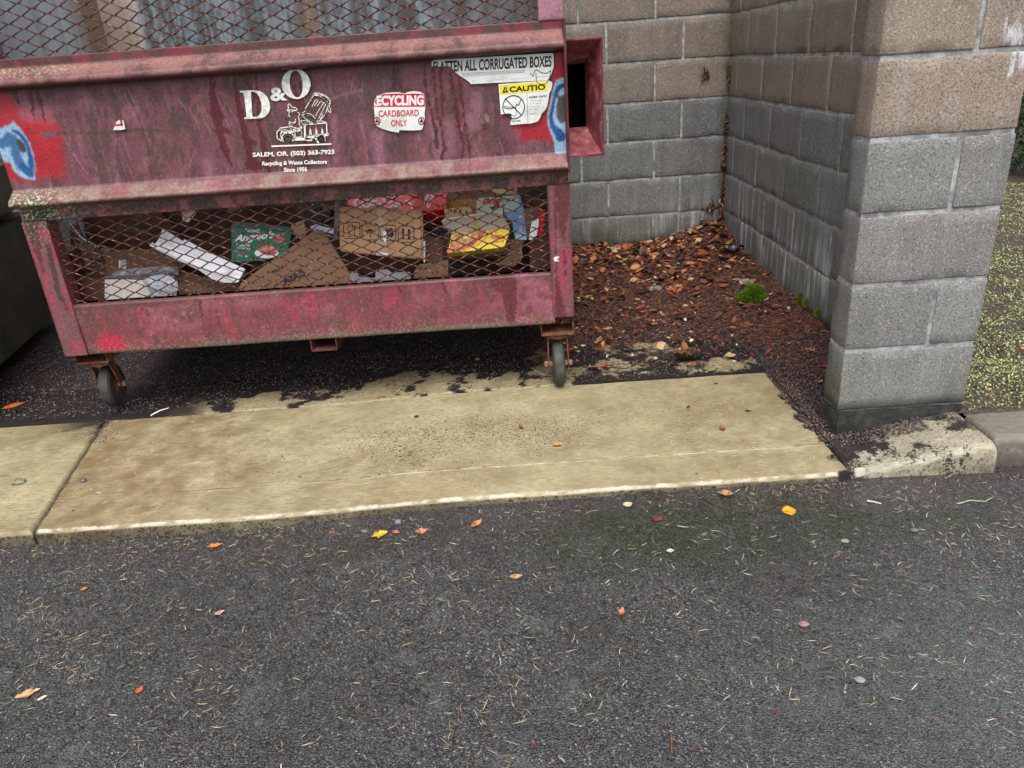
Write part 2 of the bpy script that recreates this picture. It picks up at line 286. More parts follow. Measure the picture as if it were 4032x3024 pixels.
# ================================================================== setting
def zslab(x, y): return -.018*ss(-.15, -.8, x)+0*y
def zroad(x, y): return np.interp(x, [-1.6, -.95, -.65, -.35, 0, .6, 1., 1.6], [-.064, -.062, -.052, -.034, -.026, -.022, -.026, -.038])+.0*y
def road():
    x = np.arange(-2.5, 2.5, .0062); y = np.arange(.25, 1.93, .0062); X, Y = np.meshgrid(x, y); Z = zroad(X, Y)+(fbm(X, Y, 6, 3)-.5)*.006
    Z -= .012*poly_mask(X, Y, [(.62, 1.085), (.74, 1.095), (.78, 1.12), (.70, 1.14), (.63, 1.105)], .006)*0
    green = ss(.42, .56, fbm(X, Y, 9, 5, .65, 2))*.45+.55; g = poly_mask(X, Y, [(.12, 1.80), (.3, 1.84), (.62, 1.78), (1.0, 1.72), (1.25, 1.66), (1.0, 1.58), (.72, 1.50), (.45, 1.46), (.2, 1.53), (.0, 1.66)], .09, .16, 4, 7)*green
    g = np.maximum(g, poly_mask(X, Y, [(-.6, 1.72), (-.2, 1.76), (-.2, 1.68), (-.6, 1.64)], .06, .1, 5, 9)*.35)
    dirt = ss(1.60, 1.84, Y+(fbm(X, Y, 9, 3, .5, 8)-.5)*.22)*(.55+.45*ss(-.3, .9, X)); dirt = np.maximum(dirt, ss(1.45, 1.8, Y)*ss(.75, 1.3, X)*.6)
    lite = ss(1.5, 1.1, Y)*ss(.1, 1.1, X+.2*(fbm(X, Y, 3, 3, .5, 9)-.5))*.8
    for P in ([(760, 2590), (800, 2540), (850, 2515), (900, 2540), (890, 2580), (820, 2600)], [(1380, 2700), (1420, 2670), (1440, 2700), (1400, 2720)], [(100, 2330), (200, 2310), (260, 2350), (150, 2400)]): dirt = np.maximum(dirt, poly_mask(X, Y, [tuple(onZ(u, v, -.03)[:2]) for u, v in P], .008, .03, 3, 40)*.95)
    m = np.stack([g, dirt, lite], -1).reshape(-1, 3); P = np.stack([X, Y, Z], -1).reshape(-1, 3); F = gridF(len(y), len(x)); n = len(P); nx = len(x); ny = len(y)
    # skirt: the rest of the car park, same sheet
    bd = list(range(nx))+[i*nx+nx-1 for i in range(1, ny)]+[(ny-1)*nx+i for i in range(nx-2, -1, -1)]+[i*nx for i in range(ny-2, 0, -1)]
    c = np.array([0, 1.]); Q = P[bd].copy(); Q[:, :2] = c+(Q[:, :2]-c)*30; Q[:, 2] = -.06
    back = P[bd][:, 1] > 1.90; Q[back, 1] = P[bd][back, 1]+0.0; 
    k = len(bd); idx = np.array(bd); j = np.arange(k); F2 = np.stack([idx, n+j, n+(j+1) % k, idx[(j+1) % k]], -1)
    o = build('road', np.vstack([P, Q]), np.vstack([F, F2]), ASPH, cols={'mask': np.vstack([m, np.zeros((k, 3))])}, smooth=True); tag(o, kind='structure')
road()
def hill(x, y):
    """bare ground level inside the enclosure, under the litter"""
    h = .012*ss(2.66, 3.0, y)+.035*ss(2.9, 3.6, y)+.075*ss(3.4, 4.33, y)*ss(-.4, .4, x)*1.
    h = h+.085*ss(.80, 1.22, x+.10*(fbm(x, y, 4, 2)-.5))*ss(2.15, 2.85, y)*(1-.35*ss(3.4, 4.0, y)); h = h+.045*ss(.75, 1.2, x)*ss(4.0, 4.3, y)+.012*ss(.93, 1.0, x)*ss(2.7, 2.1, y)
    return h
def ground():
    x = np.concatenate([np.arange(-2.6, .1, .02), np.arange(.1, 1.26, .008)]); y = np.arange(1.93, 4.36, .01); X, Y = np.meshgrid(x, y)
    Z = hill(X, Y)+(fbm(X, Y, 25, 4, .6)-.5)*.016*ss(2.6, 2.9, Y)+(fbm(X, Y, 110, 2, .6, 3)-.5)*.008-.011-.035*ss(3.1, 2.9, Y)*(X < .955)
    deb = ss(.935, .965, X+(fbm(X, Y, 30, 3, .6, 5)-.5)*.02); low = Y < 2.625; Z = np.where(low & (X < .95), -.07, Z); Z = np.where(low & (X >= .95), np.maximum(Z, .004), Z)
    N = NT('debris_soil'); f = N.noise(170, 4, .7); c = N.ramp(f, [(.3, (.010, .007, .007)), (.5, (.036, .027, .028)), (.62, (.09, .07, .07)), (.76, (.24, .20, .19))]); c = N.mix(N.ramp(N.noise(5, 3), [(.4, 0), (.6, .5)]), c, (.03, .013, .007))
    m = N.out(c, N.ramp(N.noise(60, 3), [(.4, .25), (.6, .7)]), N.bump(N.noise(200, 5, .75), 1., .008), .5)
    tag(build('ground', np.stack([X, Y, Z], -1), gridF(len(y), len(x)), m, smooth=True), kind='structure')
ground()
def slab(name, pts, nu, nv, mat, maskf, zf, r=.006, front_r=.02, score=None, th=.13, side=True):
    """pts: bl br tr tl (x,y); rounded-edge concrete slab with grooves"""
    u = np.linspace(0, 1, nu); v = np.linspace(0, 1, nv); U_, V_ = np.meshgrid(u, v); P = quad_map(np.stack([U_.ravel(), V_.ravel()], -1), [(*p, 0) for p in pts]); X, Y = P[:, 0].reshape(nv, nu), P[:, 1].reshape(nv, nu)
    Z = zf(X, Y)+(fbm(X, Y, 14, 3)-.5)*.003; Lx = abs(pts[1][0]-pts[0][0]); Ly = abs(pts[3][1]-pts[0][1])
    def edge(d, rr): return -(rr-np.sqrt(np.maximum(rr*rr-np.clip(rr-d, 0, rr)**2, 0)))
    Z = Z+edge(U_*Lx, r)+edge((1-U_)*Lx, r)+edge(V_*Ly+.0005, front_r)+edge((1-V_)*Ly, r)
    if score: Z = Z-.005*np.exp(-((Y-score)/.003)**2)+.0018*np.exp(-((Y-score+.007)/.003)**2)
    m = maskf(X, Y, Z); cols = np.stack(m, -1).reshape(-1, 3)
    P = np.stack([X, Y, Z], -1).reshape(-1, 3); F = gridF(nv, nu); bd = list(range(nu))+[i*nu+nu-1 for i in range(1, nv)]+[(nv-1)*nu+i for i in range(nu-2, -1, -1)]+[i*nu for i in range(nv-2, 0, -1)]
    Q = P[bd].copy(); Q[:, 2] -= th; Qm = P[bd].copy(); Qm[:, 2] -= .006; n = len(P); k = len(bd); j = np.arange(k); idx = np.array(bd)
    fr = P[bd][:, 1] <= pts[0][1]+.001; Qm[fr, 1] -= .0015; Q[fr, 1] -= .006
    c1 = cols[bd].copy(); c1[:, 0] = 1.0; c1[:, 2] = np.maximum(c1[:, 2], .45); c2 = cols[bd].copy(); c2[:, 0] = 1.1; c2[:, 2] = .80
    F = np.vstack([F, np.stack([idx, n+j, n+(j+1) % k, idx[(j+1) % k]], -1), np.stack([n+j, n+k+j, n+k+(j+1) % k, n+(j+1) % k], -1)])
    o = build(name, np.vstack([P, Qm, Q]), F, mat, cols={'mask': np.vstack([cols, c1, c2])}, smooth=True); return tag(o, kind='structure')
JX = lambda y: -1.455-.205*(y-1.86)
def mask_main(X, Y, Z):
    d = np.hypot((X+.15)/1.0, (Y-2.27)/.36); speck = ss(1.3, .1, d+(fbm(X, Y, 4, 3, .5, 2)-.5)*.9)*1.0; speck = speck*.95+.06; speck = speck+.1*ss(1.90, 1.86, Y); whi = np.maximum(ss(1.8685, 1.864, Y+(fbm(X, Y, 45, 4, .6)-.5)*.012)*ss(.30, .6, fbm(X, Y, 26, 4, .65, 4))*.55, ss(-1.1, -.4, X)*ss(.005, .0015, np.abs(Y-2.0305+(fbm(X, Y, 9, 2)-.5)*.004))*.55*ss(.30, .6, fbm(X, Y, 24, 4, .6))); speck = np.where(whi > .12, -whi, speck)
    rust = np.maximum(ss(.50, .75, fbm(X, Y, 2.2, 5, .65, 11))*.55, ss(-.55, -1.3, X+(fbm(X, Y, 5, 4, .6, 15)-.5)*.8)*.85); rust = np.maximum(rust, ss(.55, .85, X)*ss(2.2, 2.6, Y)*.5); rust = np.maximum(rust, .5*ss(.35, .6, X))
    edge = ss(2.605, 2.622, Y+(fbm(X, Y, 40, 3)-.5)*.01); deb = ss(-.006, .006, X-.934-.05*ss(2.3, 2.6, Y)+(fbm(X, Y, 22, 4, .65, 6)-.5)*.10); dj = ss(.03, .004, X-JX(Y)+(fbm(X, Y, 40, 3)-.5)*.03)*ss(2.42, 2.58, Y); dirt = np.maximum.reduce([edge, deb, dj, ss(.004, .001, X-JX(Y)), .95*np.exp(-((Y-2.037)/.0024)**2)*(.45+.55*ss(.4, .6, fbm(X, Y, 5, 2))), .8*ss(.014, .004, X-JX(Y)+(fbm(X, Y, 50, 3)-.5)*.012)])
    return speck, rust, dirt
slab('pavement', [(JX(1.86), 1.86), (.945, 1.86), (.945, 2.622), (JX(2.622), 2.622)], 620, 260, CONC, mask_main, zslab, r=.012, score=2.037, front_r=.011)
def mask_left(X, Y, Z): return .15+0*X, .55*ss(.4, .6, fbm(X, Y, 5, 3)), np.maximum.reduce([ss(2.5, 2.6, Y+(fbm(X, Y, 20, 4)-.5)*.12)*ss(-1.9, -1.6, X), ss(2.61, 2.622, Y), ss(.004, .001, JX(Y)-X)])
slab('pavement', [(-4.2, 1.86), (JX(1.86)-.006, 1.86), (JX(2.622)-.006, 2.622), (-4.2, 2.622)], 420, 180, CONC, mask_left, zslab, r=.012, score=2.037, front_r=.011)
def patch(X, Y):
    f = lambda P: [(lambda q: (q[0], q[1]))(onZ(u, v, -.004)) for u, v in P]; m = 0*X
    for P in ([(2335, 1436), (2350, 1415), (2420, 1412), (2520, 1424), (2570, 1436), (2540, 1452), (2440, 1462), (2360, 1462)], [(2480, 1335), (2540, 1318), (2600, 1330), (2650, 1362), (2740, 1368), (2720, 1388), (2600, 1378), (2500, 1352)], [(2640, 1440), (2720, 1415), (2790, 1425), (2850, 1405), (2930, 1432), (2960, 1450), (2860, 1462), (2740, 1468)], [(2220, 1452), (2300, 1440), (2330, 1470), (2240, 1482)], [(2270, 1310), (2310, 1300), (2330, 1335), (2300, 1350)], [(2590, 1135), (2660, 1130), (2700, 1150), (2620, 1160)]): m = np.maximum(m, poly_mask(X, Y, f(P), .006, .05, 12, 26))
    return m*ss(.36, .46, fbm(X, Y, 60, 4, .65, 21))*.95
def mask_back(X, Y, Z):
    n = fbm(X, Y, 7, 5, .62, 4); n2 = fbm(X, Y, 38, 3, .6, 8); t = n+.16*(n2-.5); cov = ss(.44, .50, t+1.0*(Y-2.86)+.06)
    cov = np.where(X > .22, ss(.40, .46, t+.30*(Y-2.70)+.9*(X-.86)*(X > .86)), cov); cov = np.maximum(cov, ss(-1.15, -1.4, X+(n-.5)*.25)); return .75+0*X, .25+0*X, np.clip(np.minimum(cov, 1-patch(X, Y)), 0, 1)
slab('pavement', [(-4.2, 2.640), (.965, 2.640), (.965, 3.9), (-4.2, 3.9)], 900, 220, CONC, mask_back, lambda x, y: zslab(x, y)-.006+.0*y, front_r=.006)
# kerb ramping up in front of the pillar, then the older kerb
def kerb_piece(name, x0, x1, zf, yf, yb, mat, maskf, rr=.028):
    nu = int((x1-x0)/.006); prof = []
    for a in np.linspace(0, math.pi/2, 9): prof.append((yf+rr-rr*math.cos(math.pi/2-a) if False else yf+rr*(1-math.sin(a)), -rr*(1-math.cos(a))))
    prof = prof[::-1]                                    # from front face up over the nose
    ys = [p[0] for p in prof]; zs = [p[1] for p in prof]; ys = [yf]+ys+list(np.linspace(yf+rr, yb, 34))[1:]; zs = [-.12]+zs+[0]*33
    u = np.linspace(x0, x1, nu); X, Yv = np.meshgrid(u, ys); Zo = np.array(zs)[:, None]+0*X; top = zf(X, Yv); er = .012; e = -(er-np.sqrt(np.maximum(er*er-np.clip(er-np.minimum(X-x0, x1-X), 0, er)**2, 0)))
    Z = top+Zo+e+(fbm(X, Yv+Zo, 20, 3)-.5)*.004; m = np.stack(maskf(X, Yv, Zo), -1).reshape(-1, 3); P = np.stack([X, Yv-.004*(Zo < -.03), Z], -1).reshape(-1, 3); F = gridF(len(ys), nu); n = len(P)
    cap = [i*nu for i in range(len(ys))]; cap2 = [i*nu+nu-1 for i in range(len(ys))]; faces = [tuple(f) for f in F]; V = [tuple(q) for q in P]+[(x0, yb, -.12), (x1, yb, -.12)]
    faces += [tuple(cap[::-1]+[n])[::-1], tuple(cap2+[n+1])]
    o = build(name, np.array(V), faces, mat, cols={'mask': np.vstack([m, m[-2:]])}, smooth=True); tag(o, kind='structure')
def zw(x, y): return .058*ss(.93, 1.40, x)+.004*ss(1.0, 1.3, x)
def mask_w(X, Y, Zo): n = fbm(X, Y, 12, 4, .6, 3); return np.where((np.abs(Zo+.012) < .010)*(fbm(X, Y, 40, 3) > .45), -.3*ss(.35, .6, n), .8+.75*ss(.4, .6, n)), .1+0*X, np.maximum(ss(.5, .58, n+.35*(Y-2.02)-.28*(X-1.12))*ss(1.9, 1.93, Y)*.9, ss(.05, .09, -Zo)*.5+ss(2.065, 2.085, Y+(n-.5)*.05))
kerb_piece('kerb', .952, 1.362, zw, 1.862, 2.12, m_concrete('kerb_concrete', (.15, .135, .095), (.50, .47, .37)), mask_w)
kerb_piece('kerb', 1.372, 3.2, lambda x, y: .062+0*x, 1.895, 2.05, CONC_DK, lambda X, Y, Zo: (.7*ss(.4, .6, fbm(X, Y, 8, 3)), 0*X, ss(.02, .06, -Zo)*.6))
# ================================================================== block walls
HJ = 1.16-.06074; CC = .2032
ZJ = lambda k: HJ-k*CC
def rbox(lo, hi, r, seg, seed):
    """rounded, slightly rough-edged block: cube grid pushed to a rounded box"""
    lo = np.array(lo); hi = np.array(hi); V = []; F = []; n0 = 0; S = hi-lo; cnt = [max(2, int(s/seg)) for s in S]
    lin = [np.concatenate([[0, r*.5], np.linspace(r, s-r, c), [s-r*.5, s]]) for s, c in zip(S, cnt)]
    for ax in range(3):
        a, b = (ax+1) % 3, (ax+2) % 3
        for side in (0, 1):
            A, B = np.meshgrid(lin[a], lin[b]); P = np.zeros(A.shape+(3,)); P[..., a] = A; P[..., b] = B; P[..., ax] = S[ax]*side; f = gridF(*A.shape)
            V.append(P.reshape(-1, 3)); F.append((f if side else f[:, ::-1])+n0); n0 += A.size
    V = np.vstack(V); inner = np.clip(V, r, S-r); d = V-inner; L = np.linalg.norm(d, axis=1, keepdims=True)+1e-9; rough = 1-.55*(ss(.50, .75, fbm(V[:, 0]+V[:, 2]*.7, V[:, 1]+V[:, 2], 70, 3, .6, seed))[:, None])
    ne = (np.abs(d) > 1e-6).sum(1, keepdims=True); V = inner+d/L*r*np.where(ne > 1, np.clip(rough, .45, 1.1), 1)
    return V+lo, np.vstack(F)
def wall_mask(V, ground_z, effl=1., extra=None):
    z = V[:, 2]; s = V[:, 0]*.8+V[:, 1]; n = fbm(s, z, 9, 4, .6, 3); gz = ground_z
    alg = ss(.10, .0, z-gz+(n-.5)*.16)*.8; ef = effl*(.25+.75*ss(.5, .1, z-gz)); damp = ss(.035, .0, z-gz+(n-.5)*.05)*.8
    m = np.stack([alg, ef, damp], -1)
    if extra is not None: m = extra(V, m)
    return m
def masonry(name, blocks, cores, label, extra=None, gz=.0, grey=(.165, .168, .165), tan=(.212, .178, .148), effl=1., capz=2.13, jd=.006, mort=None):
    Vs = []; Fs = []; T = []; n = 0; midx = []
    for i, (lo, hi, k) in enumerate(blocks):
        V, F = rbox(lo, hi, .0036, .024, i % 97); t = np.array(tan if k < 1 else grey)*(1+.16*(random.random()-.5))*np.array([1+.05*(random.random()-.5), 1, 1+.05*(random.random()-.5)])
        Vs.append(V); Fs.append(F+n); n += len(V); T.append(np.repeat(t[None], len(V), 0)); midx += [0]*len(F)
    for lo, hi in cores:
        mb = MB().box(lo, hi); V = np.array(mb.V); 
        x = [np.linspace(lo[i], hi[i], max(2, int((hi[i]-lo[i])/.08)+1)) for i in range(3)]
        for ax in range(3):
            a, b = (ax+1) % 3, (ax+2) % 3
            for side in (0, 1):
                A, B = np.meshgrid(x[a], x[b]); P = np.zeros(A.shape+(3,)); P[..., a] = A; P[..., b] = B; P[..., ax] = (lo, hi)[side][ax]; f = gridF(*A.shape); Vs.append(P.reshape(-1, 3)); Fs.append((f if side else f[:, ::-1])+n); n += A.size; T.append(np.full((A.size, 3), .3)); midx += [1]*len(f)
    V = np.vstack(Vs); m = wall_mask(V, gz, effl, extra)
    o = build(name, V, np.vstack(Fs), [BLK, mort or MOR], cols={'tone': np.vstack(T), 'mask': m}, midx=midx); tag(o, label, 'wall'); return o
J = .0062
def course_blocks(axis, lo, hi, offs, thick, k0, k1, fixed, sgn, pitch):
    """blocks along an axis; offs(k) gives a head-joint position; fixed=face plane; sgn=direction of thickness"""
    out = []
    for k in range(k0, k1):
        j = offs(k); n0 = math.floor((lo-j)/pitch); xs = [j+pitch*i for i in range(n0, n0+int((hi-lo)/pitch)+3)]; cuts = [lo]+[x for x in xs if lo+.03 < x < hi-.03]+[hi]
        for a, b in zip(cuts[:-1], cuts[1:]):
            A = a+(J if a > lo else 0)+random.uniform(-.0012, .0012); B = b-(J if b < hi else 0)+random.uniform(-.0012, .0012); f0 = fixed+random.uniform(-.0012, .0012); f1 = fixed+sgn*thick
            z0, z1 = ZJ(k+1)+J+random.uniform(-.001, .001), ZJ(k)-J+random.uniform(-.001, .001)
            out.append(((A, min(f0, f1), z0), (B, max(f0, f1), z1), k) if axis == 0 else ((min(f0, f1), A, z0), (max(f0, f1), B, z1), k))
    return out
YB, XC, XP, YP = 4.331, 1.247, .985, 2.082
setA = lambda k: k % 2 != 0
b = course_blocks(0, -4.5, XC-.002, lambda k: .583 if setA(k) else .434+.0, .19, -5, 6, YB, 1, .4085)
def ex_back(V, m):
    x, z = V[:, 0], V[:, 2]; n = fbm(x, z, 14, 4, .6, 5); m[:, 0] = np.maximum(m[:, 0], ss(.07, .0, XC-x+(n-.5)*.06)*.75); m[:, 1] = m[:, 1]*(.3+.9*ss(.45, .15, z)); m[:, 0] = np.maximum(m[:, 0], .55*ss(.35, .18, z+(n-.5)*.2)*ss(.7, .2, x)); return m
masonry('block_wall', b, [((-4.5, YB+.0042, -.2), (XC+.003, YB+.18, 2.112))], 'back concrete block wall, tan above and grey below, behind the red dumpster', ex_back, .13)
b = course_blocks(1, YP+.118, YB+.19, lambda k: 4.034-.0 if setA(k) else 3.80, .19, -5, 6, XC, 1, .391)
def ex_side(V, m):
    y, z = V[:, 1], V[:, 2]; n = fbm(y, z, 11, 4, .6, 6); m[:, 1] = m[:, 1]*(.35+1.2*ss(.75, .35, z))*(.6+.8*ss(.4, .6, n)); m[:, 0] = np.maximum(m[:, 0], .5*ss(.2, .0, YB-y+(n-.5)*.1)*.6); m[:, 0] = np.maximum(m[:, 0], ss(3.2, 2.4, y)*ss(.55, .1, z+(n-.5)*.3)*.5); return m
masonry('block_wall', b, [((XC+.0042, YP+.114, -.2), (XC+.185, YB+.18, 2.112))], 'side concrete block wall running back from the pillar to the corner', ex_side, .095)
b = []
for k in range(-5, 5):
    z0, z1 = ZJ(k+1)+.0068, ZJ(k)-.0068; e = lambda: random.uniform(-.0012, .0012)
    if k % 2: b += [((XP+e(), YP+e(), z0), (1.2285, YP+.112, z1), k), ((1.2415, YP+e(), z0), (1.381+e(), YP+.112, z1), k)]
    else: b += [((XP+e(), YP+e(), z0), (1.381+e(), YP+.112, z1), k)]
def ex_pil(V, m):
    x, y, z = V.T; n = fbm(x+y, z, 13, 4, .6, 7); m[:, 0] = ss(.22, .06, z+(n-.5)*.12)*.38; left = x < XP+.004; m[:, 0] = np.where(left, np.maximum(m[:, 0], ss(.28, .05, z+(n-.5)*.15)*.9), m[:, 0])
    m[:, 2] = ss(.118, .092, z+(n-.5)*.05); m[:, 1] = .12+.0*z+1.6*ss(.05, .0, np.hypot((x-1.35)/1.2, (z-1.08)/1.8)+(n-.5)*.05); m[:, 2] = np.maximum(m[:, 2], .22*left); m[:, 2] = np.maximum(m[:, 2], .6*left*ss(.018, .010, YP+.112-y+(n-.5)*.01)); return m  # left face darkened in colour as shade, with a darker strip at its back
MOR2 = m_mortar('pillar_mortar', (.24, .245, .245), (.46, .47, .47))
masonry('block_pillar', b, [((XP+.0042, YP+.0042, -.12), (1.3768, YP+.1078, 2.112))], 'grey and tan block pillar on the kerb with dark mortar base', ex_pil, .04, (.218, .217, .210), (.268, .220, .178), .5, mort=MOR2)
pil = bpy.data.objects['block_pillar']; pil['category'] = 'pillar'
# dark parged mortar bed under the pillar
x = np.linspace(XP-.006, 1.386, 70); mb = MB(); ring = []
o_ = MB().box((XP-.003, YP-.003, -.1), (1.381, YP+.116, .084)).build('mortar_base', m_plain('dark_mortar', (.036, .038, .036), .6, 26, .6, .9, .4, (.018, .022, .012)), pil, bevel=.006, rel=False)
bm = bmesh.new(); bm.from_mesh(o_.data); bmesh.ops.subdivide_edges(bm, edges=[e for e in bm.edges if e.calc_length() > .05], cuts=14, use_grid_fill=True)
for v in bm.verts: v.co.y += (float(fbm(v.co.x, v.co.z, 30, 3))-.5)*.006; v.co.x += (float(fbm(v.co.y, v.co.z, 22, 3, .5, 2))-.5)*.005; v.co.z += (float(fbm(v.co.x, v.co.y, 14, 4, .6, 5))-.5)*.02 if v.co.z > .05 else 0
bm.to_mesh(o_.data); bm.free()
# ================================================================== the red recycling dumpster
DX0, DX1, DY0, DY1 = -1.668, .218, 2.6, 3.55
D = empty('recycling_dumpster', ((DX0+DX1)/2, (DY0+DY1)/2, 0), 'faded red steel cardboard recycling dumpster on casters with expanded metal mesh sides', 'dumpster')
YF = 2.6
def P1(pts): return [(lambda q: (q[0], q[2]))(onY(*zm1(*p), YF)) for p in pts]
def P2_(pts): return [(lambda q: (q[0], q[2]))(onY(*z2(*p), YF)) for p in pts]
def P5(pts): return [(lambda q: (q[0], q[2]))(onY(*z5(*p), YF)) for p in pts]
def P6(pts): return [(lambda q: (q[0], q[2]))(onY(*z6(*p), YF)) for p in pts]
def PB(pts): return px2(zB, pts, YF)
def PC(pts): return px2(zC, pts, YF)
def lay(c, m, col): return c*(1-m[..., None])+np.array(col)*m[..., None]
WINE, MAUVE, PINK, BROWN = (.085, .008, .014), (.150, .052, .068), (.31, .14, .175), (.060, .030, .026)
def paint_base(X, Z, seed=0):
    a = fbm(X, Z, 11, 5, .62, seed); b_ = fbm(X, Z*.45, 30, 4, .62, seed+1); s = fbm(X, Z*.12, 55, 3, .6, seed+2)
    c = np.ones(X.shape+(3,))*np.array(MAUVE); c = lay(c, ss(.52, .72, a)*.65, (.24, .088, .11)); c = lay(c, ss(.52, .36, b_)*.85, (.078, .036, .038)); c = lay(c, ss(.60, .76, s)*.28, PINK); c = lay(c, ss(.63, .7, fbm(X, Z, 42, 4, .6, seed+3))*.45, (.07, .045, .036))
    return c
def scratches(c, X, Z, n, seed, x0, x1, z0, z1_, col=(.42, .2, .25)):
    r = np.random.default_rng(seed)
    for i in range(n):
        x = r.uniform(x0, x1); z = r.uniform(z0, z1_); L = r.uniform(.02, .09); a = math.radians(r.uniform(60, 120)); c = lay(c, seg_mask(X, Z, [(x, z), (x+L*math.cos(a)+r.uniform(-.01, .01), z-L*math.sin(a))], r.uniform(.001, .003), .0015)*r.uniform(.25, .7), col)
    return c
def sheet(name, prof, x0, x1, colf, parent, step=.0032, mat=PAINT):
    """sheet steel following a (y,z) profile, extruded in x, painted per point; closed behind"""
    ys, zs = [], []
    for (ya, za), (yb, zb) in zip(prof[:-1], prof[1:]):
        n = max(1, int(math.hypot(yb-ya, zb-za)/step)); t = np.arange(n)/n; ys += list(ya+(yb-ya)*t); zs += list(za+(zb-za)*t)
    ys.append(prof[-1][0]); zs.append(prof[-1][1]); ys = np.array(ys); zs = np.array(zs)
    for _ in range(2): ys[1:-1] = (ys[:-2]+2*ys[1:-1]+ys[2:])/4; zs[1:-1] = (zs[:-2]+2*zs[1:-1]+zs[2:])/4
    x = np.linspace(x0, x1, int((x1-x0)/step)+2); X, Yg = np.meshgrid(x, ys); _, Zg = np.meshgrid(x, zs); Yg = Yg+(fbm(X, Zg, 3.5, 2)-.5)*.012+(fbm(X, Zg, 11, 2, .5, 5)-.5)*.0045
    c, m = colf(X, Zg, Yg); n = X.size; F = gridF(len(ys), len(x)); V = np.stack([X, Yg, Zg], -1).reshape(-1, 3); B = V.copy(); B[:, 1] += .004
    nx = len(x); ny = len(ys); bd = np.array(list(range(nx))+[i*nx+nx-1 for i in range(1, ny)]+[(ny-1)*nx+i for i in range(nx-2, -1, -1)]+[i*nx for i in range(ny-2, 0, -1)]); j2 = np.roll(bd, -1)
    F = np.vstack([F, F[:, ::-1]+n, np.stack([bd, bd+n, j2+n, j2], -1)])
    return build(name, np.vstack([V, B]), F, mat, parent, {'paint': np.vstack([c.reshape(-1, 3)]*2), 'mask': np.vstack([m.reshape(-1, 3)]*2)}, smooth=True)
DR = [(P2_([(1045, 330), (1055, 480), (1060, 600), (1085, 740), (1120, 900), (1140, 980)]), .005, 1), (P2_([(1135, 930), (1140, 1070)]), .014, 2), (P2_([(1055, 520), (1065, 620)]), .010, 2), (P2_([(1115, 340), (1120, 520), (1150, 860), (1165, 885)]), .0065, 1),
      (P2_([(1165, 330), (1175, 620), (1190, 820), (1168, 890), (1190, 1040), (1203, 1080), (1180, 1120), (1185, 1185)]), .008, 1), (P2_([(1235, 330), (1250, 600), (1275, 720), (1300, 860), (1312, 960), (1335, 1040), (1325, 1165)]), .0085, 1), (P2_([(1255, 600), (1270, 690)]), .013, 1), (P2_([(1280, 780), (1300, 920)]), .013, 1),
      (P2_([(1295, 330), (1310, 620), (1340, 840), (1350, 960), (1375, 1060), (1385, 1170)]), .006, 1), (P2_([(820, 380), (835, 500), (835, 640)]), .012, 2), (P2_([(855, 380), (865, 560), (880, 660)]), .006, 1), (P2_([(60, 440), (85, 530), (80, 600)]), .012, 1), (P2_([(110, 620), (140, 780)]), .012, 1),
      (P1([(1545, 480), (1540, 700), (1570, 820), (1600, 980), (1640, 1100), (1680, 1215)]), [.008, .022, .034, .024, .026, .006], 1), (P1([(1600, 940), (1660, 960)]), .016, 1), (P1([(1700, 430), (1710, 640), (1750, 850), (1800, 1050), (1830, 1200)]), [.006, .012, .022, .022, .03], 1), (P1([(1760, 1000), (1840, 1040)]), .014, 1), (P1([(1780, 430), (1790, 600), (1850, 700)]), .008, 1), (P1([(1845, 430), (1870, 650), (1880, 900), (1920, 1080), (1960, 1240)]), [.006, .008, .012, .022, .02], 1), (P1([(1800, 1190), (1890, 1195)]), .026, 1),
      (P1([(85, 560), (130, 745)]), .010, 2), (P1([(190, 560), (215, 660), (250, 880)]), [.014, .008, .004], 1), (P1([(240, 560), (275, 700), (320, 880)]), [.026, .018, .004], 2), (P1([(1380, 560), (1390, 600)]), .006, 2), (P2_([(150, 600), (170, 760), (200, 1160), (190, 1240)]), [.004, .01, .012, .016], 1), (P2_([(70, 680), (110, 760)]), .014, 1), (P2_([(1490, 910), (1497, 950)]), .005, 1)]
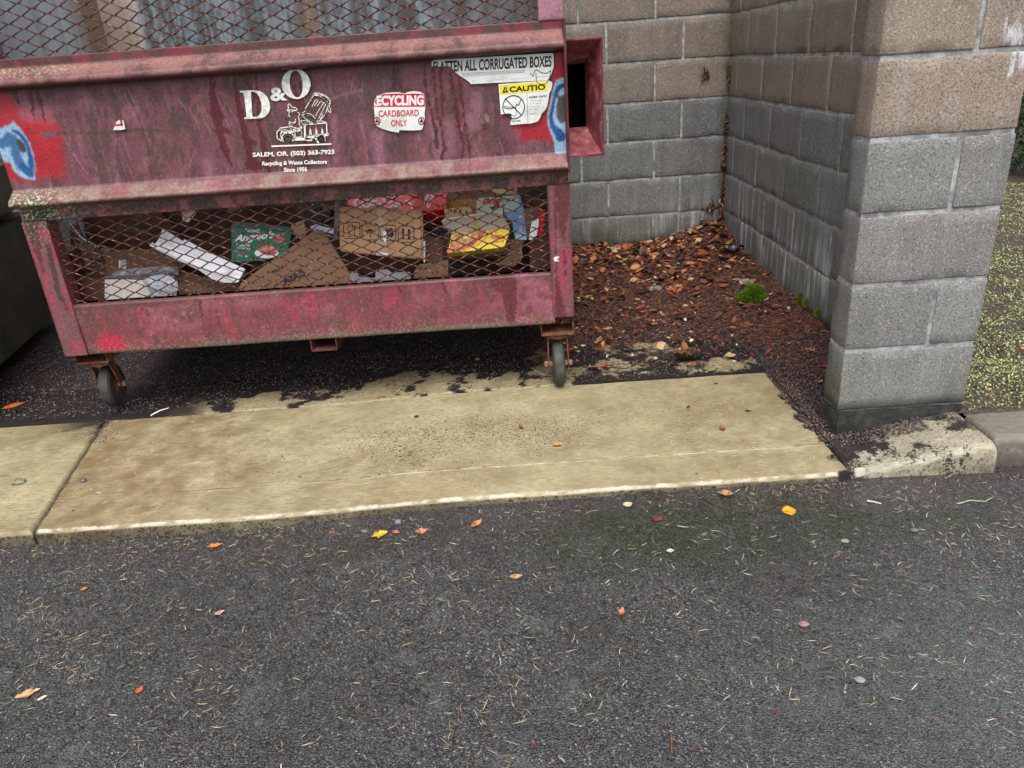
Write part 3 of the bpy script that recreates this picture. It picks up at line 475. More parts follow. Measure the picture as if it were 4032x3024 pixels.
def panel_col(X, Z, Yg):
    c = paint_base(X, Z, 0); zz = Z
    c = scratches(c, X, Z, 90, 5, -1.6, .1, .9, 1.18)
    for pts in (P1([(900, 680), (970, 840), (1010, 920)]), P1([(930, 660), (1000, 800)]), P2_([(380, 720), (480, 680), (600, 650)]), P2_([(600, 880), (640, 1150)]), P2_([(585, 870), (610, 1000)]), P2_([(380, 1100), (410, 1180)])): c = lay(c, seg_mask(X, Z, pts, .006, .004, .006)*.55, PINK)
    for pts, wd in ((P2_([(690, 980), (720, 1180)]), .03), (P2_([(740, 960), (740, 1190)]), .02), (P2_([(1150, 900), (1160, 1160)]), .03), (P2_([(1440, 700), (1420, 900)]), .04), (P2_([(400, 850), (410, 1150)]), .016), (P2_([(1240, 900), (1240, 1100)]), .03), (P1([(1500, 1180), (1530, 1260)]), .03)): c = lay(c, seg_mask(X, Z, pts, wd, .014, .03)*.5, (.32, .145, .2))
    # sprayed red and blue touch-up at both ends
    red = poly_mask(X, Z, PC([(-300, -60), (60, 60), (160, 180), (230, 260), (420, 330), (640, 360), (740, 470), (770, 700), (810, 1000), (800, 1090), (560, 1110), (250, 1130), (-200, 1130)]), .018, .022, 3); c = lay(c, red*.95, (.36, .010, .022)); c = lay(c, red*ss(1.14, 1.19, Z)*.0+red*ss(.5, .7, fbm(X, Z, 20, 3, .5, 4))*.25, (.55, .03, .05))
    c = lay(c, poly_mask(X, Z, PC([(210, 240), (640, 230), (690, 430), (560, 400), (420, 420), (250, 380)]), .014, .02, 4)*.6, (.36, .10, .15))
    lb = poly_mask(X, Z, PC([(-250, 480), (20, 500), (165, 405), (240, 480), (330, 600), (395, 760), (435, 980), (425, 1115), (350, 1125), (250, 1100), (170, 1000), (110, 905), (-250, 870)]), .006, .014, 5); c = lay(c, lb, (.27, .46, .62))
    bl = np.maximum(seg_mask(X, Z, PC([(165, 520), (235, 550), (315, 650), (360, 760), (390, 900), (405, 1010), (380, 1050), (330, 1010), (270, 960)]), [.010, .014, .014, .014, .020, .028, .028, .03, .03], .004, .008, 3), seg_mask(X, Z, PC([(20, 690), (130, 620), (190, 720), (215, 830), (260, 950)]), [.03, .04, .03, .04, .04], .006, .012, 6)*.85); c = lay(c, bl*lb, (.008, .085, .27))
    c = lay(c, poly_mask(X, Z, PC([(192, 615), (240, 622), (300, 680), (330, 740), (325, 790), (285, 800), (240, 750), (210, 690)]), .003, .004), (.055, .055, .04)); c = lay(c, poly_mask(X, Z, PC([(250, 800), (320, 810), (340, 860), (320, 920), (275, 870)]), .006, .005)*.9, (.30, .47, .6))
    r2 = poly_mask(X, Z, PB([(1520, 740), (1700, 750), (1800, 640), (1870, 560), (1900, 330), (1915, 180), (1960, 60), (2060, 60), (2060, 920), (1830, 930), (1700, 900), (1650, 930), (1580, 910)]), .008, .012, 6); c = lay(c, r2, (.34, .012, .024)); c = lay(c, poly_mask(X, Z, PB([(1500, 750), (1580, 760), (1600, 900), (1540, 860)]), .015, .02)*.5, (.36, .10, .15))
    l2 = poly_mask(X, Z, PB([(1935, 330), (2060, 300), (2060, 1040), (1930, 1040), (1925, 920), (1875, 830), (1855, 730), (1872, 600), (1905, 480), (1915, 400)]), .004, .010, 7); c = lay(c, l2, (.28, .45, .60))
    b2 = seg_mask(X, Z, PB([(2040, 370), (1960, 410), (1925, 520), (1905, 600), (1890, 690), (1910, 780), (1960, 840), (1985, 880)]), [.014, .016, .010, .011, .012, .018, .028, .034], .003, .006, 8); c = lay(c, b2*l2, (.008, .075, .25)); c = lay(c, poly_mask(X, Z, PB([(1940, 470), (1975, 490), (2060, 460), (2060, 720), (1985, 760), (1950, 700), (1942, 600), (1955, 520)]), .003, .006), (.075, .072, .07))
    c = lay(c, seg_mask(X, Z, PB([(1870, 452), (1950, 440), (1980, 425)]), .003, .001, .003), (.03, .02, .02)); c = lay(c, seg_mask(X, Z, PB([(1915, 480), (1960, 490), (2000, 500)]), .006, .002, .006), (.08, .075, .07))
    # horizontal scrape through to dirt
    c = lay(c, seg_mask(X, Z, P1([(330, 975), (400, 970), (600, 968), (770, 966), (900, 950), (1000, 940), (1200, 955), (1330, 950)]), [.018, .008, .005, .008, .011, .010, .007, .002], .002, .005, 2)*.9, (.062, .042, .030)); c = lay(c, seg_mask(X, Z, P1([(1240, 805), (1245, 880), (1270, 930), (1310, 1050)]), [.007, .009, .009, .002], .002, .004)*.85, (.062, .042, .03)); c = lay(c, seg_mask(X, Z, P1([(315, 978), (390, 970)]), .014, .003), (.10, .085, .09))
    c = lay(c, seg_mask(X, Z, P1([(1930, 900), (2040, 850), (2200, 820)]), [.004, .009, .012], .003, .006)*.7, (.07, .04, .035)); c = lay(c, poly_mask(X, Z, P2_([(180, 780), (300, 730), (320, 800), (200, 860)]), .01, .02)*.6, (.07, .04, .035))
    c = lay(c, seg_mask(X, Z, P2_([(1480, 825), (1540, 825)]), .006, .002, .003), (.07, .045, .03)); c = lay(c, seg_mask(X, Z, P2_([(1500, 840), (1510, 870)]), .012, .005)*.6, (.36, .25, .18)); c = lay(c, poly_mask(X, Z, PB([(742, 200), (940, 205), (960, 260), (1060, 320), (1110, 372), (1000, 385), (745, 392)]), .0015), (.165, .05, .06)); c = lay(c, poly_mask(X, Z, PB([(1400, 655), (1510, 655), (1512, 768), (1405, 770)]), .0015), (.165, .05, .06))
    for i, (pts, wd, k) in enumerate(DR): c = lay(c, seg_mask(X, Z, pts, wd, .0012, .017, i)*(.95 if k == 1 else .88), (.085, .004, .010) if k == 1 else (.040, .014, .011))
    # darker below the upper rib and on undersides; dirt above / on the lower rib
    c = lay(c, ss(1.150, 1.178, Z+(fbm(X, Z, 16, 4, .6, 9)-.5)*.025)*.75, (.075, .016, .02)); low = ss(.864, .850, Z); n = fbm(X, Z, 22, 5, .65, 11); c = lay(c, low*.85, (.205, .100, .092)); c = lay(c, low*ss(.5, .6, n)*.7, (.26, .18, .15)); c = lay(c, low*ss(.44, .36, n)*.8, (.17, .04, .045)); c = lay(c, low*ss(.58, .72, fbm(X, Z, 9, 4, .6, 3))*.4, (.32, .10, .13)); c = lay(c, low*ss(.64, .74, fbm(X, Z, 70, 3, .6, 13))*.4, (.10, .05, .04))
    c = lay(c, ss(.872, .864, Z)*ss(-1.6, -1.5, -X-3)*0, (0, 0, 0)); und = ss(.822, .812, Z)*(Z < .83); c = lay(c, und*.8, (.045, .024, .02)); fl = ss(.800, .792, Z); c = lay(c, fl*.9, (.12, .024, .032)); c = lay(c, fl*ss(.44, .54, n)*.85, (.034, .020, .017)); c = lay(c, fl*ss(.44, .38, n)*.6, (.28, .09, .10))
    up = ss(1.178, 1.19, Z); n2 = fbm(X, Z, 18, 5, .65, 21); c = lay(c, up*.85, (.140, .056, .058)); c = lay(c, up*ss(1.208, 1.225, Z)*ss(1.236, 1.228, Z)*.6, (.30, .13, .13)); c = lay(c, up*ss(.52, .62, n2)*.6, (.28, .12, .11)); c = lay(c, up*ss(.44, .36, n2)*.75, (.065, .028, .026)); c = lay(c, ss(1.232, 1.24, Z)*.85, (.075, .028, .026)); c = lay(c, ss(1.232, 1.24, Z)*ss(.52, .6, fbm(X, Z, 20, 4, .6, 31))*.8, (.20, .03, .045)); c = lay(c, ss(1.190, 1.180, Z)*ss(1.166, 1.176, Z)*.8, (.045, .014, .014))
    endm = ss(-1.50, -1.6, X)*low; c = lay(c, endm*.5, (.09, .07, .045)); c = lay(c, ss(.07, .03, np.hypot(X+1.585, (Z-.79)*1.2)+(n-.5)*.05), (.03, .03, .016))
    li = np.maximum(ss(.868, .85, Z)*.9*ss(-1.35, -1.62, X), ss(1.2, 1.215, Z)*(.12+.5*ss(-1.2, -1.5, X))*ss(1.24, 1.23, Z)); li = np.maximum(li, low*.10); li = np.maximum(li, ss(.08, .03, np.hypot(X+1.6, Z-.79))); m = np.stack([r2+red*.6, li, 0*X], -1); m[..., 0] = np.clip(m[..., 0], 0, 1); return c, m
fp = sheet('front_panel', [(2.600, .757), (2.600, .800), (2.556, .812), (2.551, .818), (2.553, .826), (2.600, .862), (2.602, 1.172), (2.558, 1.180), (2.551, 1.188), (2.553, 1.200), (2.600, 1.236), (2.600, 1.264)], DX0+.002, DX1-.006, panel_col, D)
def rail_col(X, Z, Yg):
    c = paint_base(X, Z, 7); n = fbm(X, Z, 16, 5, .62, 31); c = lay(c, .65+0*X, (.225, .042, .056)); c = lay(c, ss(.50, .62, fbm(X, Z, 8, 4, .6, 5))*.6, (.30, .10, .125)); c = lay(c, ss(.48, .38, n)*.7, (.12, .045, .045)); c = lay(c, ss(.60, .72, fbm(X, Z*.3, 26, 4, .6, 17))*.6, (.34, .035, .075)); c = lay(c, ss(.62, .76, fbm(X, Z, 70, 4, .65, 2))*.4*ss(.35, .6, fbm(X, Z, 5, 3, .6, 77)), (.36, .24, .22)); c = lay(c, ss(.40, .32, fbm(X, Z, 70, 4, .65, 12))*.5, (.10, .04, .04))
    c = lay(c, ss(.425, .45, Z+(fbm(X, Z, 12, 3, .6, 5)-.5)*.05)*.75, (.075, .032, .03)); c = lay(c, ss(-.2, .1, X)*ss(.5, .6, n)*.35, (.42, .14, .24))
    for i, (pts, wd) in enumerate(((P6([(1600, 750), (1640, 830), (1680, 1060)]), [.07, .03, .02]), (P6([(1700, 760), (1690, 900), (1700, 1060)]), [.03, .03, .02]), (P6([(1190, 770), (1210, 830)]), .01), (P6([(860, 780), (880, 820)]), .012), (P5([(1450, 870), (1470, 1010)]), .006), (P5([(1570, 950), (1590, 1060)]), .006), (P5([(530, 960), (560, 1090), (600, 1250)]), .007), (P5([(520, 980), (530, 1100), (545, 1170)]), .004))): c = lay(c, seg_mask(X, Z, pts, wd, .002, .016, i+20)*.85, (.095, .012, .016))
    c = lay(c, ss(.055, .03, np.hypot((X+1.48)*.8, Z-.295)+(n-.5)*.04), (.42, .015, .045)); c = lay(c, ss(.285, .268, Z+(n-.5)*.02)*ss(-1.3, -1.1, X)*ss(.1, -.1, X), (.16, .12, .095)); c = lay(c, ss(.282, .266, Z)*.6, (.10, .06, .05)); c = lay(c, ss(.045, .01, np.hypot((X+1.64)*.5, Z-.265)+(n-.5)*.03), (.055, .03, .02)); return c, np.stack([.2+0*X, .18*ss(.33, .27, Z)+.05, 0*X], -1)
sheet('bottom_rail', [(2.640, .258), (2.602, .258), (2.598, .264), (2.598, .448), (2.606, .452), (2.64, .452)], DX0+.075, DX1-.07, rail_col, D)
def post(name, x0, x1, z0, z1_, y0, y1, colf):
    xs = np.linspace(x0, x1, 26); zs = np.linspace(z0, z1_, int((z1_-z0)/.0045)); path = [(x0, y1)]+[(x, y0) for x in xs]+[(x1, y1)]; V = []; C = []; M_ = []
    X = np.array([p[0] for p in path])[None, :]+0*zs[:, None]; Y = np.array([p[1] for p in path])[None, :]+0*zs[:, None]; Z = zs[:, None]+0*X; c, m = colf(X, Z, Y); F = [tuple(f) for f in gridF(len(zs), len(path))]; k = len(path)
    for i in range(len(zs)-1): F.append((i*k, (i+1)*k, (i+1)*k+k-1, i*k+k-1))
    F += [tuple(range(k)), tuple(range((len(zs)-1)*k, len(zs)*k))]
    return build(name, np.stack([X, Y, Z], -1), F, PAINT, D, {'paint': c, 'mask': m})
def post_col(sd, pts, dark):
    def f(X, Z, Y):
        c = paint_base(X, Z, sd); c = lay(c, .5+0*X, (.22, .08, .10)); n = fbm(X, Z*.5, 34, 4, .6, sd); c = lay(c, ss(.55, .66, n)*.7, (.34, .03, .07))
        for i, (p, wd) in enumerate(pts): c = lay(c, seg_mask(X, Z, p, wd, .002, .018, i+sd)*.85, dark)
        c = lay(c, ss(.009, .002, X-X.min()+(n-.5)*.012)*.7, (.06, .02, .018)); c = lay(c, ss(.009, .002, X.max()-X+(n-.5)*.012)*.6, (.10, .03, .025)); return c, np.stack([0*X, .5*ss(.62, .78, Z)*(X < -1)+.05, 0*X], -1)
    return f
post('post', DX0, DX0+.085, .262, .756, 2.594, 2.66, post_col(40, [(P5([(220, 300), (250, 400), (300, 600), (330, 700)]), [.05, .04, .015, .006]), (P5([(360, 500), (400, 700), (440, 850), (500, 960)]), [.022, .02, .02, .006])], (.055, .02, .018)))
post('post', DX1-.078, DX1, .285, .758, 2.594, 2.66, post_col(50, [(P6([(2060, 60), (2060, 300), (2050, 420)]), [.05, .03, .012]), (P6([(2000, 40), (2010, 700), (2030, 900), (2040, 1000)]), [.012, .006, .03, .04]), (P6([(2060, 300), (2075, 700)]), .006)], (.095, .012, .018)))
def upc(X, Z, Y): c = paint_base(X, Z, 60); c = lay(c, .7+0*X, (.42, .20, .27)); c = lay(c, ss(.5, .6, fbm(X, Z, 25, 3, .6, 3))*.4, (.3, .10, .13)); c = lay(c, ss(1.275, 1.262, Z), (.12, .02, .03)); return c, np.stack([0*X, .1+0*X, 0*X], -1)
post('post', DX1-.080, DX1-.004, 1.2645, 1.70, 2.598, 2.66, upc); post('post', DX0, DX0+.08, 1.2645, 1.70, 2.598, 2.66, upc)
M_DK = m_rust('dark_maroon_steel', (.035, .010, .010), (.11, .028, .032), (.20, .08, .085), 22, .6)
M_IN = m_rust('dirty_inner_steel', (.045, .020, .016), (.10, .040, .036), (.14, .08, .07), 9, .8)
MB().box((DX0, 2.597, 1.70), (DX1, 2.66, 1.75)).build('top_rail', M_DK, D, bevel=.004)
MB().box((DX1-.008, 2.551, .80), (DX1, 2.60, 1.264)).build('end_plate', M_DK, D, bevel=.002)
MB().box((DX1-.006, 2.661, .262), (DX1, DY1-.012, 1.75)).build('side_panel', M_IN, D); N = NT('pale_inner_sheet'); pale = N.mix(N.ramp(N.noise(1, 4, .6, N.map((14, 14, 1.5))), [(.35, 0), (.65, 1)]), (.36, .40, .40), (.55, .62, .68)); rs = N.ramp(N.math('ADD', N.sep()[1], N.math('MULTIPLY', N.noise(1, 3, .6, N.map((9, 9, 1.2))), .22)), [(.30, 0), (.44, .9)]); pale = N.mix(rs, pale, (.26, .16, .09)); N.out(pale, .6, N.bump(N.noise(8, 3), .2, .01), .3); MB().box((DX0, 2.661, .262), (DX0+.006, DY1-.012, 1.75)).build('side_panel', bpy.data.materials['pale_inner_sheet'], D)
MB().box((DX0+.007, 2.645, .262), (DX1-.007, DY1-.012, .274)).build('floor_pan', M_IN, D)
# back panel, two stained sheets
def back_col(X, Z, Yg):
    s = fbm(X, Z*.10, 22, 5, .6, 3); s2 = fbm(X, Z*.3, 60, 4, .65, 5); c = np.ones(X.shape+(3,))*np.array((.105, .135, .155)); c = lay(c, ss(.50, .66, s)*.8, (.20, .26, .30)); c = lay(c, ss(.46, .36, s)*.8, (.055, .048, .042)); c = lay(c, ss(.55, .7, s2)*.5, (.30, .36, .38)); c = lay(c, ss(.45, .35, s2)*.6, (.06, .062, .058))
    c = lay(c, ss(.06, .0, np.abs(X+.78)+(s2-.5)*.1)*.85, (.17, .11, .07)); c = lay(c, ss(.5, .7, fbm(X, Z*.2, 9, 3, .5, 8))*ss(-.4, .0, X)*.5, (.10, .075, .055)); c = lay(c, ss(-.25, .1, X)*.6, (.07, .062, .055))
    L = ss(-1.81, -1.85, X); cl = np.ones(X.shape+(3,))*np.array((.50, .56, .62)); cl = lay(cl, ss(.52, .64, s)*.6, (.42, .38, .28)); cl = lay(cl, ss(.45, .35, s2)*.4, (.3, .33, .35)); cl = lay(cl, ss(.20, .0, np.abs(X+1.93)+(s-.5)*.12)*.75, (.28, .18, .09)); return c*(1-L[..., None])+cl*L[..., None], np.stack([0*X, 0*X, 0*X], -1)
# it reaches further than the front opening shows, so it is the rear panel of the bay plus its lid
def corr(x): return 3.885
bx = DX0+.006; bcol = lambda X, Z, Y: back_col(X*(1.9/1.668) if False else X-.35*ss(-1.0, -1.6, X), Z, Y)
sheet('back_panel', [(DY1-.008, .262), (DY1-.008, 1.75)], DX0, DX1, bcol, D, step=.008)
# expanded metal mesh
def mesh_panel(name, x0, x1, z0, z1_, y=2.618):
    LW, SW = .0832, .0355; xn, zn = -1.399, 1.3855; V = []; F = []; n = 0; sag = lambda P: [P[0]+.004*math.sin(P[2]*31+P[0]*7), P[1]+.006*math.sin(P[0]*4.1+1)*math.sin((P[2]-z0)/(z1_-z0)*3.14), P[2]+.003*math.sin(P[0]*5.3)+.002*math.sin(P[0]*17+P[2]*9)]; i0 = int(math.floor((z0-zn)/(SW/2)))-1; i1 = int(math.ceil((z1_-zn)/(SW/2)))+1
    def bar(a, b, tw):
        nonlocal n
        a = np.array(sag(a)); b = np.array(sag(b)); d = b-a; d /= np.linalg.norm(d); nrm = np.array([-d[2], 0, d[0]]); h = .0016; t = .0015; u = nrm*h+np.array([0, tw, 0]); v = np.array([0, t, 0])-nrm*.0008*np.sign(tw)
        for q in (a-d*.001, b+d*.001): V.extend([q-u-v, q+u-v, q+u+v, q-u+v])
        F.extend([(n+j, n+(j+1) % 4, n+4+(j+1) % 4, n+4+j) for j in range(4)]); F.extend([(n+3, n+2, n+1, n), (n+4, n+5, n+6, n+7)]); n += 8
    for i in range(i0, i1):
        za = zn+i*SW/2; off = (i % 2)*LW/2; k0 = int((x0-xn)/LW)-2; k1 = int((x1-xn)/LW)+2
        for k in range(k0, k1):
            xa = xn+off+k*LW; nb = .0052
            for sx in (1, -1):
                A = [xa+sx*nb, y, za+.0006]; B = [xa+sx*(LW/2-nb), y, za+SW/2-.0006]
                wob = [random.uniform(-.0011, .0011) for _ in range(4)]; A[2] += wob[0]; B[2] += wob[1]
                # clip in x and z
                def clip(A, B):
                    A = np.array(A); B = np.array(B)
                    for ax, lo, hi in ((0, x0, x1), (2, z0, z1_)):
                        for lim, s in ((lo, 1), (hi, -1)):
                            fa, fb = s*(A[ax]-lim), s*(B[ax]-lim)
                            if fa < 0 and fb < 0: return None
                            if fa < 0: A = A+(B-A)*(-fa/(fb-fa))
                            if fb < 0: B = B+(A-B)*(-fb/(fa-fb))
                    return A, B
                r = clip(A, B)
                if r: bar(r[0], r[1], .0014*sx)
            if x0 < xa-nb and xa+nb < x1 and z0 < za < z1_: bar((xa-nb, y-.0004, za), (xa+nb, y-.0004, za), .0016)
    N = NT('mesh_steel') if 'mesh_steel' not in bpy.data.materials else None
    if N:
        f = N.noise(30, 4, .65); c = N.ramp(f, [(.34, (.035, .014, .009)), (.50, (.085, .024, .018)), (.60, (.15, .032, .030)), (.72, (.34, .20, .15))]); c = N.mix(N.ramp(N.noise(70, 3), [(.70, 0), (.74, .9)]), c, (.34, .34, .15)); N.out(c, .42, N.bump(N.noise(400, 3), .3, .0006), .5)
    return build(name, np.array(V), np.array(F), bpy.data.materials['mesh_steel'], D)
mesh_panel('mesh_panel', DX0+.07, DX1-.06, .452, .770); mesh_panel('mesh_panel', DX0+.07, DX1-.07, 1.25, 1.705)
# lift pocket on the right end: an open box with a flared mouth
x0, x1, z0, z1_ = DX1, .338, .843, 1.206; yf, yb_ = 2.60, 3.35; t = .006
mb = MB(); mb.box((x0, yf, z1_-t), (x1, yb_, z1_)); mb.box((x1-t, yf, z0), (x1, yb_, z1_-t-.0004)); mb.box((x0, yf, z0), (x1-t-.0004, yb_, z0+t)); mb.box((x0, yb_, z0), (x1, yb_+t, z1_))
pk = mb.build('lift_pocket', m_rust('pocket_paint', (.05, .012, .014), (.17, .022, .030), (.32, .09, .10), 18, .6), D, bevel=.0015)
mb = MB(); V = lambda x, y, z: (x, y, z)
ix0, ix1, iz0, iz1 = x0+.004, x1-.045, z0+.085, z1_-.075
mb.prism([V(x0+.002, yf+.004, z0+t+.001), V(x1-t-.001, yf+.004, z0+t+.001), V(ix1, yf+.13, iz0), V(ix0, yf+.13, iz0)], (0, 0, -.003)); mb.prism([V(x0+.002, yf+.004, z1_-t-.001), V(x1-t-.001, yf+.004, z1_-t-.001), V(ix1, yf+.13, iz1), V(ix0, yf+.13, iz1)], (0, 0, .003)); mb.prism([V(x1-t-.001, yf+.004, z0+t+.001), V(x1-t-.001, yf+.004, z1_-t-.001), V(ix1, yf+.13, iz1), V(ix1, yf+.13, iz0)], (.003, 0, 0))
mb.build('pocket_flare', m_rust('flare_paint', (.10, .018, .024), (.24, .055, .07), (.42, .22, .20), 24, .6), D)
# fork channel under the floor and casters
x0, x1 = -.757, -.668; mb = MB(); mb.box((x0, 2.60, .213), (x1, 3.3, .217)); mb.box((x0-.004, 2.60, .213), (x0-.0002, 3.3, .2575)); mb.box((x1+.0002, 2.60, .213), (x1+.004, 3.3, .2575)); mb.build('channel', M_DK, D)
TYRE = m_plain('grey_rubber', (.045, .047, .042), .35, 30, .6, .4, .35, (.09, .075, .05))
def caster(cx, cy, yaw, h0, trail=.03):
    c = bpy.data.objects.new('caster', None); COL.objects.link(c); c.parent = D; rl = root_loc(D); c.location = (cx-rl.x, cy-rl.y, h0)
    Mz = Matrix.Rotation(yaw, 4, 'Z'); base = Matrix.Translation((cx, cy, h0))@Mz; W_ = lambda mb_, n_, m_, **k: mb_.build(n_, m_, c, **k)
    mb = MB(); mb.box((-.058, -.055, .212-h0), (.056, .06, .218-h0), Matrix.Translation((cx, cy, h0))); mb.box((-.060, -.055, .212-h0), (-.0585, .06, .2575-h0), Matrix.Translation((cx, cy, h0))); mb.box((.0565, -.055, .212-h0), (.060, .06, .2575-h0), Matrix.Translation((cx, cy, h0))); W_(mb, 'bracket', RUST)
    mb = MB(); mb.lathe([(.034, .188), (.036, .200), (.030, .210)], base, 20)
    for s in (-1, 1):
        P = [(s*.033, -.022, .195), (s*.033, .022, .195), (s*.036, trail+.016, .085), (s*.036, trail+.010, .070), (s*.036, trail-.010, .070), (s*.036, trail-.018, .09)]; mb.prism([tuple(base @ Vector(p)) for p in P], tuple((Mz @ Vector((s*.0045, 0, 0)))))
    mb.box((-.037, -.026, .190), (.037, .026, .198), base); W_(mb, 'fork', RUST)
    Mw = base@Matrix.Translation((0, trail, .086))@Matrix.Rotation(math.pi/2, 4, 'Y'); R_ = .086
    W_(MB().lathe([(.052, -.0215), (R_-.012, -.0215), (R_-.003, -.016), (R_, -.007), (R_, .007), (R_-.003, .016), (R_-.012, .0215), (.052, .0215)], Mw, 48), 'tyre', TYRE, smooth=False)
    W_(MB().lathe([(.022, -.024), (.051, -.017), (.0515, .017), (.022, .024)], Mw, 32), 'rim', RUST); W_(MB().lathe([(.011, -.052), (.011, .052)], Mw, 6), 'axle', m_plain('axle_steel', (.30, .17, .13), .3, 50, .5) if 'axle_steel' not in bpy.data.materials else bpy.data.materials['axle_steel'])
caster(.155, 2.655, 0, 0, -.018); caster(-1.60, 2.69, math.radians(6), 0, .035); caster(.12, 3.42, .4, .0, .02); caster(-1.55, 3.42, -.5, 0, .02)
# ------------------------------------------------------------------ printed marks on the front panel
WHITE = m_plain('white_print', (.74, .76, .72), .22, 60, .6, .1, .3, (.45, .45, .36)); INKW = m_plain('white_ink', (.80, .82, .74), .12, 60, .6, .05)
YL = 2.5945
Dlet = [(310, 460), (345, 455), (500, 447), (570, 458), (630, 490), (680, 550), (705, 620), (710, 680), (690, 745), (650, 790), (600, 812), (540, 818), (370, 826), (370, 808), (398, 797), (400, 780), (372, 540), (352, 485), (312, 472)]
Din = [(457, 466), (500, 470), (540, 492), (570, 540), (590, 600), (600, 670), (592, 730), (565, 775), (530, 795), (492, 798), (478, 785)]
O1 = [(1048+188*math.cos(a)+6*math.sin(a), 367+196*math.sin(a)) for a in np.linspace(0, 2*math.pi, 44, endpoint=False)]; O2 = [(1050+84*math.cos(a)+14*math.sin(a), 367+176*math.sin(a)) for a in np.linspace(0, 2*math.pi, 40, endpoint=False)]
mb = MB(); add_fill(mb, [Dlet, Din], zA, YL); add_fill(mb, [O1, O2], zA, YL); add_text(mb, '&', rectq(zA(722, 596), zA(906, 405), YL), .035); mb.build('initials', WHITE, fp)
def qd(f, bl, br, h, Y): return [onY(*f(*q), Y) for q in (bl, br, (br[0], br[1]-h), (bl[0], bl[1]-h))]
mb = MB(); add_text(mb, 'SALEM, OR. (503) 363-7923', qd(zA, (480, 1338), (1548, 1298), 76, YL), .03); add_text(mb, 'Recycling & Waste Collectors', qd(zA, (604, 1450), (1450, 1424), 70, YL), .03); add_text(mb, 'Since 1956', qd(zA, (888, 1520), (1192, 1510), 60, YL), .03)
add_fill(mb, [[(725, 1172), (1511, 1142), (1511, 1160), (726, 1191)]], zA, YL); mb.build('lettering', INKW, fp)
mb = MB(); S = lambda pts, w_=.0032, c=False: stroke(mb, px2(zA, pts, YL), w_, YL, c)
S([(828, 962), (835, 945), (960, 925), (1000, 950)]); S([(830, 962), (880, 985), (1010, 980)], .002); S([(875, 965), (1000, 975)], .0015); S([(875, 990), (1005, 992)], .0055); S([(832, 965), (802, 985), (795, 1030), (805, 1080), (870, 1115), (890, 1108)]); S([(860, 990), (845, 1030), (860, 1085)]); S(circ(822, 1010, 12, 20), .002, 1); S([(870, 1095), (870, 1050), (885, 1018), (935, 1003), (990, 1013), (1018, 1045), (1030, 1098), (985, 1108)])
S(circ(940, 1095, 44), .0055, 1); S(circ(938, 1098, 22), .0022, 1); S([(1030, 975), (1035, 1052), (1062, 1066), (1110, 1060), (1125, 1045), (1122, 960)]); S([(1125, 960), (1128, 1045)], .002); S([(1032, 1100), (1170, 1096), (1180, 1105), (1255, 1103), (1255, 1072), (1185, 1060)]); S([(1030, 1085), (1165, 1078)], .005); S([(1150, 900), (1445, 875), (1452, 1022), (1172, 1048), (1165, 905)]); S([(1345, 840), (1440, 868)], .002); S([(1115, 848), (1150, 900)], .0055); S([(1155, 905), (1160, 1080)], .0035); S([(1172, 1052), (1470, 1036), (1466, 1018)], .0045)
for x in (1230, 1308, 1386): S([(x, 918), (x-6, 1042)], .0016); S([(x, 918), (x+24, 1040)], .0016); S([(x+1, 918), (x+8, 1040)], .0022)
S(circ(1377, 1087, 34, 38), .006, 1); S(circ(1377, 1087, 14, 17), .002, 1); S([(1300, 1062), (1315, 1105), (1340, 1128)], .006); S([(1255, 1068), (1310, 1060)], .005); S([(1420, 1048), (1422, 1105)], .004)
S([(1270, 522), (1288, 484), (1345, 488), (1425, 515), (1478, 562), (1497, 610), (1486, 640)]); S([(1276, 508), (1350, 515), (1420, 545), (1465, 590), (1482, 632)], .0045); S([(1270, 522), (1222, 600), (1168, 690)], .002); S([(1468, 650), (1430, 760), (1345, 862)], .002); S([(1130, 745), (1168, 720)], .002)
for p in ([(1298, 580), (1255, 662)], [(1330, 590), (1288, 652)], [(1362, 596), (1325, 655)], [(1300, 580), (1320, 572), (1332, 590)], [(1360, 598), (1372, 590), (1382, 605)], [(1412, 612), (1370, 670), (1330, 730), (1305, 782)], [(1432, 640), (1390, 720), (1345, 815)], [(1395, 615), (1412, 608), (1422, 625), (1440, 640)], [(1400, 750), (1355, 850)]): S(p, .0017)
S(circ(1235, 575, 17, 18), .002, 1); S(circ(1430, 760, 16, 14), .002, 1); S([(1480, 640), (1492, 680), (1505, 715), (1495, 745), (1480, 720), (1470, 735), (1462, 690)], .002); S([(1370, 510), (1440, 560), (1475, 610)], .006)
S([(1125, 768), (1165, 758), (1210, 750), (1262, 775), (1305, 825), (1330, 865), (1320, 885), (1270, 885), (1215, 848), (1168, 822), (1128, 775)], .0018); S([(1115, 850), (1165, 842), (1222, 862), (1216, 900), (1140, 885), (1115, 852)], .0018)
for i in range(6):
    for j in range(3):
        cx, cy = 1165+i*26+j*4, 775+i*17-j*22+(j == 2)*4+16
        if cx < 1315: S(circ(cx, cy, 5, 5, 8), .0035, 1)
for i in range(5):
    for j in range(2): S(circ(1135+i*18, 858+j*18+i*2, 3, 3, 6), .003, 1)
